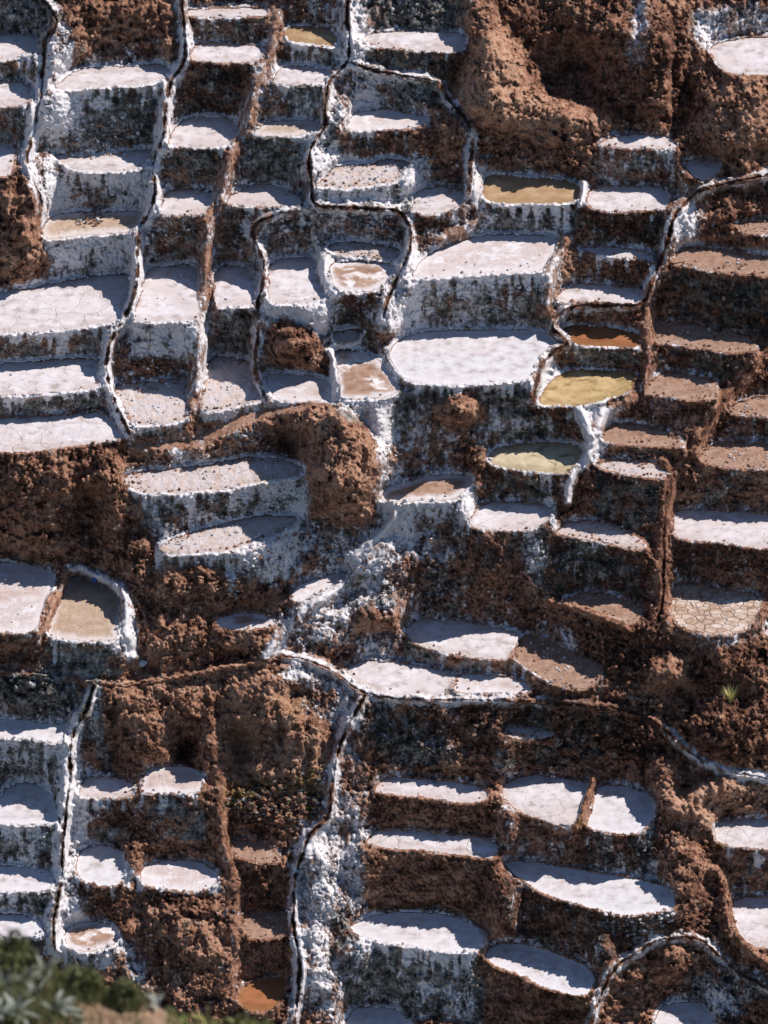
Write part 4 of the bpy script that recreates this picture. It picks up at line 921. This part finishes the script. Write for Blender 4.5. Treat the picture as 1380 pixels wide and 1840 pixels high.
# ------------------------------------------------------------------ stones one can pick out
ST = {'brown': terrain_material('stone_brown', (.16, .9, .68, 0.0)), 'grey': terrain_material('stone_grey', (.34, .1, .68, 0.0)),
      'moss': terrain_material('stone_mossy', (.12, .4, .60, 1.0)), 'salt': terrain_material('salt_lump', (.93, .4, .7, 0.0))}
SMESH = {}
_r = np.random.RandomState(5)
for kx, mt in ST.items():
    SMESH[kx] = []
    for q in range(6):
        v = IV * (1 + .30 * (_r.rand(12, 1) - .5) * 2) * np.array([1, .8, .62])
        SMESH[kx].append(raw_mesh('stone', v, IF, mt, None, False, 3))
def stones(name, cat, label, poly, n, smin, smax, kinds, seed, tilt=None, part='stone', flat_=1.0, lift=.25, nogap=.8):
    r = np.random.RandomState(seed)
    p = np.array(poly, float)
    x0, y0, x1, y1 = p[:, 0].min(), p[:, 1].min(), p[:, 0].max(), p[:, 1].max()
    c = at(p[:, 0].mean(), p[:, 1].mean())
    e = empty(name, c); tag(e, label, cat)
    got = []; tries = 0
    while len(got) < n and tries < n * 60:
        tries += 1
        u, v = r.uniform(x0, x1), r.uniform(y0, y1)
        if not inside(np.array([[u]]), np.array([[v]]), p)[0, 0]: continue
        s_ = smin + (smax - smin) * r.rand() ** 1.6
        if any(abs(u - a) < (s_ + b_) * SCALE * nogap and abs(v - d) < (s_ + b_) * SCALE * nogap * .7 for a, d, b_ in got): continue
        got.append((u, v, s_))
        j = int((v + MARG) / STEP); i = int((u + MARG) / STEP)
        q = P[j, i] + NRM[j, i] * s_ * lift
        o = link(part, SMESH[kinds[r.randint(len(kinds))]][r.randint(6)], e)
        o.location = (q - c).tolist()
        o.rotation_euler = (r.uniform(-.5, .5) + (tilt or 0), r.uniform(-.4, .4), r.uniform(0, 6.28) if tilt is None else r.uniform(-.4, .4))
        o.scale = (s_ * r.uniform(.9, 1.3), s_ * r.uniform(.8, 1.1), s_ * r.uniform(.8, 1.1) * flat_)
    return e
stones('rubble_heap', 'rubble', 'heap of brown and salt whitened rubble slumped onto the half buried pond', [(100, 282), (110, 240), (165, 218), (235, 222), (262, 255), (250, 276), (180, 284)], 85, .05, .17, ['brown', 'brown', 'grey', 'salt'], 1)
stones('stone_pile', 'stone pile', 'small pile of pale brown stones in the middle of the tan muddy pond', [(134, 404), (140, 392), (160, 383), (188, 387), (190, 400), (170, 409), (145, 409)], 34, .05, .11, ['brown', 'grey'], 2, lift=.7, nogap=.45)
stones('rubble_heap', 'rubble', 'brown rubble fallen along the back of the white pond left of the ridge', [(210, 655), (255, 640), (330, 655), (338, 678), (300, 700), (250, 708), (212, 690)], 85, .04, .14, ['brown', 'brown', 'salt'], 3)
stones('rubble_heap', 'rubble', 'dark salt flecked rubble beside the pinkish brown pond with the thick rim', [(690, 800), (720, 790), (745, 810), (760, 850), (745, 868), (700, 876), (688, 850)], 65, .04, .13, ['brown', 'grey', 'salt', 'brown'], 4)
stones('dry_stone_wall', 'stone wall', 'yellow mossed dry stone facing above the strip of dry tan terraces', [(400, 1452), (404, 1428), (450, 1412), (520, 1398), (585, 1380), (592, 1402), (588, 1440), (585, 1478), (520, 1478), (440, 1470)], 190, .06, .115, ['moss', 'grey', 'brown', 'moss'], 6, tilt=.1, nogap=.62)
stones('dry_stone_wall', 'stone wall', 'corner of grey stacked stones under the right end of the long curved pond', [(1124, 1650), (1170, 1644), (1214, 1636), (1214, 1656), (1180, 1668), (1160, 1688), (1128, 1700)], 58, .06, .12, ['grey', 'grey', 'salt'], 7, tilt=.1, nogap=.62)
stones('stone_coping', 'stones', 'row of tan stones along the crest of the levee beside the right edge pond', [(1258, 1552), (1296, 1560), (1310, 1600), (1312, 1650), (1330, 1688), (1320, 1696), (1302, 1660), (1298, 1600), (1290, 1574), (1258, 1562)], 34, .07, .14, ['brown'], 8)
stones('rubble_heap', 'rubble', 'reddish brown stones in rough rows beneath the hanging white crust', [(255, 1035), (300, 1025), (400, 1035), (470, 1050), (460, 1085), (380, 1095), (300, 1092), (255, 1075)], 120, .05, .13, ['brown'], 9)
stones('salt_crust_cluster', 'salt crust', 'thick cauliflower cluster of bright white salt hanging over the lower ragged terrace', [(405, 1000), (430, 975), (480, 960), (530, 945), (548, 960), (540, 1010), (500, 1030), (440, 1035), (425, 1080), (408, 1075)], 150, .04, .12, ['salt', 'salt', 'salt', 'brown'], 10, part='salt_lump', nogap=.55)
stones('salt_crust_cluster', 'salt crust', 'lumpy white salt crust on the slope just below the fork of the short channel', [(650, 1010), (700, 985), (750, 1000), (740, 1030), (710, 1070), (670, 1080), (640, 1050)], 70, .03, .085, ['salt', 'salt', 'brown'], 11, part='salt_lump', nogap=.6, lift=.05)
stones('salt_crust_cluster', 'salt crust', 'mottled white crust lumps on the steep side of the upper ragged terrace', [(400, 930), (410, 885), (470, 870), (545, 862), (545, 900), (520, 925)], 100, .04, .11, ['salt', 'salt', 'grey', 'moss'], 12, part='salt_lump', nogap=.6)

# ------------------------------------------------------------------ things left lying about
def lathe(profile, n=20, wob=0.0, seed=1):
    r = np.random.RandomState(seed)
    v = []; f = []
    for (rad, z) in profile:
        for k in range(n):
            a = 2 * math.pi * k / n
            w_ = 1 + wob * math.sin(3 * a + z * 20) + wob * (r.rand() - .5)
            v.append((rad * w_ * math.cos(a), rad * w_ * math.sin(a), z))
    for i in range(len(profile) - 1):
        for k in range(n):
            f.append((i * n + k, i * n + (k + 1) % n, (i + 1) * n + (k + 1) % n, (i + 1) * n + k))
    return np.array(v), np.array(f)
def tube(pts, rad, n=8):
    v = []; f = []
    pts = [np.array(p, float) for p in pts]
    for i, p in enumerate(pts):
        d = pts[min(i + 1, len(pts) - 1)] - pts[max(i - 1, 0)]; d /= np.linalg.norm(d)
        a = np.cross(d, [0, 0, 1.0]); a = a / np.linalg.norm(a) if np.linalg.norm(a) > .05 else np.array([1.0, 0, 0]); b = np.cross(d, a)
        for k in range(n):
            t = 2 * math.pi * k / n; v.append(p + rad * (math.cos(t) * a + math.sin(t) * b))
    for i in range(len(pts) - 1):
        for k in range(n): f.append((i * n + k, i * n + (k + 1) % n, (i + 1) * n + (k + 1) % n, (i + 1) * n + k))
    return np.array(v), np.array(f)
m_blue = simple('blue_plastic', (.02, .06, .28), (.04, .10, .40), 6, .4, .5)
m_bag = simple('pale_sack', (.36, .42, .52), (.60, .66, .76), 14, .6, .3, .02)
m_cap = simple('dark_cap', (.02, .02, .03), (.03, .03, .05), 6, .5)
q0 = at(172, 1042)
e = empty('plastic_jug', q0 + np.array([0, -.05, .06])); e.rotation_euler = (0, 1.25, .5)
tag(e, 'small blue plastic jug lying on the rim of the straw coloured pond', 'jug')
v, f = lathe([(.0, -.16), (.09, -.16), (.115, -.14), (.12, 0), (.118, .08), (.09, .13), (.045, .17), (.04, .20), (0, .20)], 20)
link('jug_body', raw_mesh('jug_body', v, f, m_blue), e)
v, f = lathe([(0, .195), (.048, .195), (.048, .225), (0, .225)], 16); link('cap', raw_mesh('cap', v, f, m_cap), e)
v, f = tube([(.10, 0, -.06), (.16, 0, -.03), (.165, 0, .06), (.11, 0, .10)], .014); link('handle', raw_mesh('handle', v, f, m_blue), e)
q0 = at(256, 1192)
e = empty('sack', q0 + np.array([0, -.05, .05])); e.rotation_euler = (.2, 1.0, -.6)
tag(e, 'small pale blue sack tied at the neck, below the corner of the thick white rim', 'sack')
v, f = lathe([(0, -.18), (.09, -.18), (.145, -.12), (.15, -.02), (.12, .08), (.05, .14), (.028, .16), (.05, .20), (.065, .235), (0, .22)], 20, .07)
link('sack_cloth', raw_mesh('sack_cloth', v, f, m_bag), e)
v, f = tube([(.034 * math.cos(t), .034 * math.sin(t), .16) for t in np.linspace(0, 6.28, 13)], .009, 6); link('tie_cord', raw_mesh('tie_cord', v, f, m_cap), e)

def blades(n, rad, h0, h1, wd, lean, seed, arch=.5, nseg=4, spread=None):
    r = np.random.RandomState(seed); V_ = []; F_ = []
    for i in range(n):
        a = r.uniform(0, 6.28); rr = rad * math.sqrt(r.rand()); h = r.uniform(h0, h1); l = lean * r.uniform(.3, 1.2); w_ = wd * r.uniform(.7, 1.2)
        base = np.array([rr * math.cos(a), rr * math.sin(a), 0]) if spread is None else spread(r)
        d = np.array([math.cos(a), math.sin(a), 0]); sd = np.array([-d[1], d[0], 0])
        b0 = len(V_)
        for k in range(nseg + 1):
            t = k / nseg
            c = base + d * h * l * t ** 1.5 + np.array([0, 0, 1]) * h * (t - arch * t * t * l)
            ww = w_ * (math.sin(math.pi * min(t * .8 + .2, 1)) if wd > .015 else (1 - t) + .05)
            V_ += [c - sd * ww, c - np.array([0, 0, .35 * ww]) , c + sd * ww]
        for k in range(nseg):
            for s_ in (0, 1): F_.append((b0 + 3 * k + s_, b0 + 3 * k + s_ + 1, b0 + 3 * k + 4 + s_, b0 + 3 * k + 3 + s_))
    return np.array(V_), np.array(F_)
m_tuft = simple('yellow_grass', (.56, .50, .12), (.84, .80, .45), 20, .6)
m_tuft2 = simple('green_grass', (.08, .12, .02), (.20, .24, .05), 20, .6)
q0 = at(1312, 1262)
e = empty('grass_tuft', q0); tag(e, 'bright yellow green tuft of grass growing on the large dark mound', 'grass tuft')
v, f = blades(110, .08, .5, .85, .014, .45, 3); link('dry_blades', raw_mesh('dry_blades', v, f, m_tuft), e)
v, f = blades(30, .10, .2, .4, .012, .6, 4); link('green_blades', raw_mesh('green_blades', v, f, m_tuft2), e)

# ------------------------------------------------------------------ near bank with plants, out of focus
def near(u, v, d):
    return CAM + (FWD + (u - 690) / FPX * RGT - (v - 920) / FPX * UPV) * d
DN = 52.0
def crest(u): return float(np.interp(u, [-200, 0, 60, 120, 180, 215, 260, 290, 330, 380, 450, 500, 560], [1726, 1736, 1742, 1758, 1785, 1792, 1790, 1806, 1834, 1842, 1834, 1846, 1900]))
nu_, nv_ = 150, 40
CO = []
for j in range(nv_):
    tt = j / (nv_ - 1)
    for i in range(nu_):
        u = -220 + 800 * i / (nu_ - 1)
        if tt < .12: q = near(u, crest(u) + (0.12 - tt) * 900, DN + (.12 - tt) * 30)
        else: q = near(u, crest(u) + (tt - .12) * 700, DN - (tt - .12) * 7)
        CO.append(q)
CO = np.array(CO)
nz_ = fbm2(CO[:, 0] * 3, CO[:, 1] * 3 + CO[:, 2], 4, 700); CO[:, 2] += .07 * nz_; CO[:, 1] -= .05 * nz_
v_ = np.arange(nu_ * nv_).reshape(nv_, nu_)
qd = np.stack([v_[:-1, :-1], v_[:-1, 1:], v_[1:, 1:], v_[1:, :-1]], -1).reshape(-1, 4)
m_bank = simple('bank_earth', (.10, .055, .035), (.40, .27, .18), 6, .95, .1, .05)
tag(link('near_bank', raw_mesh('near_bank', CO, qd, m_bank)), kind='structure')
def bank(u, dv): 
    t_ = max(dv, 0) / 700
    return near(u, crest(u) + dv, DN - t_ * 7)
m_gr = simple('olive_grass', (.045, .050, .018), (.15, .16, .06), 5, .8)
m_silver = simple('silver_leaf', (.25, .28, .23), (.46, .48, .42), 12, .55)
m_olive = simple('olive_leaf', (.08, .10, .025), (.22, .24, .07), 12, .6)
m_yel = simple('yellow_leaf', (.26, .25, .06), (.48, .44, .16), 12, .6)
def sp(r):
    while True:
        u = r.uniform(-120, 270); dv = r.uniform(0, 110)
        if 150 < u < 270 and dv > 22 and r.rand() < .85: continue
        return bank(u, dv) - ORG
ORG = bank(60, 30)
v, f = blades(4200, 0, .05, .24, .006, .8, 11, spread=sp)
tag(link('grass', raw_mesh('grass', v, f, m_gr), None, ORG), kind='stuff')
def sp2(r): return bank(r.uniform(300, 490), r.uniform(0, 60)) - ORG2
ORG2 = bank(400, 20)
v, f = blades(900, 0, .04, .12, .007, .9, 12, spread=sp2)
tag(link('grass', raw_mesh('grass', v, f, m_olive), None, ORG2), kind='stuff')
_lr = np.random.RandomState(3)
def plant(u, dv, n, h, wd, mat, label, seed, cat='plant', lean=.9):
    q = bank(u, dv); e = empty('silver_leaved_plant' if mat is m_silver else 'leafy_plant', q); tag(e, label, cat, 'plants on the near bank')
    for i in range(n):
        r = np.random.RandomState(seed * 50 + i)
        v, f = blades(1, .01, h * .8, h * 1.15, wd, lean, seed * 50 + i, arch=.75, nseg=6)
        link('leaf', raw_mesh('leaf', v, f, mat), e)
plant(78, 8, 13, .26, .020, m_silver, 'silvery plant with long arched leaves, highest on the blurred near bank', 1)
plant(48, 30, 11, .20, .018, m_silver, 'silvery plant in the grass just left of the highest silvery plant', 2)
plant(28, 92, 16, .27, .022, m_silver, 'broad silvery plant in the bottom left corner', 3)
plant(100, 72, 14, .24, .020, m_silver, 'silvery plant at the left foot of the bare tan bank', 4)
plant(-6, 96, 12, .26, .020, m_silver, 'silvery plant cut off by the left edge', 5)
plant(282, 8, 7, .16, .016, m_silver, 'few pale curled leaves right of the bare tan bank', 6)
plant(66, 50, 15, .22, .014, m_silver, 'spiky silvery plant in the grass between the two highest and the lowest ones', 21)
plant(8, 44, 15, .24, .014, m_silver, 'spiky silvery plant by the left edge above the corner plants', 22)
plant(132, 100, 13, .20, .014, m_silver, 'spiky silvery plant at the bottom edge below the bare tan bank', 23)
plant(372, 4, 11, .20, .012, m_yel, 'arching yellowish leaves at the bottom edge below the orange brown pond', 7)
plant(425, 6, 14, .13, .018, m_olive, 'low olive plant at the bottom edge, right of the arching yellowish leaves', 8)
plant(330, 10, 12, .12, .018, m_olive, 'low olive plant between the curled pale leaves and the yellowish ones', 9)
def shrub(u, dv, rx, rz, n, label, seed):
    q = bank(u, dv); e = empty('shrub', q); tag(e, label, 'shrub', 'shrubs on the near bank')
    r = np.random.RandomState(seed); V_ = []; F_ = []
    for i in range(n):
        d = r.normal(size=3); d /= np.linalg.norm(d); rr = r.rand() ** .4 * (1 + .25 * math.sin(5 * d[0] + 3 * d[2]))
        c = np.array([d[0] * rx * rr, d[1] * rx * rr, rz * .8 + d[2] * rz * rr])
        a = r.normal(size=3); a /= np.linalg.norm(a); b = np.cross(a, r.normal(size=3)); b /= np.linalg.norm(b)
        L = r.uniform(.02, .045); b0 = len(V_)
        V_ += [c - a * L, c + b * L * .35, c + a * L, c - b * L * .35]; F_.append((b0, b0 + 1, b0 + 2, b0 + 3))
    o = link('foliage', raw_mesh('foliage', np.array(V_), np.array(F_), m_gr), e); o['kind'] = 'stuff'
    for k in range(4):
        a = r.uniform(0, 6.28)
        v, f = tube([(0, 0, -.05), (.3 * rx * math.cos(a), .3 * rx * math.sin(a), rz * .6), (.7 * rx * math.cos(a), .7 * rx * math.sin(a), rz * 1.2)], .006, 6)
        link('stem', raw_mesh('stem', v, f, m_bank), e)
shrub(20, 10, .28, .17, 1500, 'dark green shrub at the left edge of the near bank, under the lowest left pond', 31)
shrub(150, 14, .20, .12, 1000, 'dark green shrub on the near bank just left of the bare tan earth', 32)
shrub(222, 12, .16, .10, 800, 'small dark shrub at the right end of the near bank', 33)
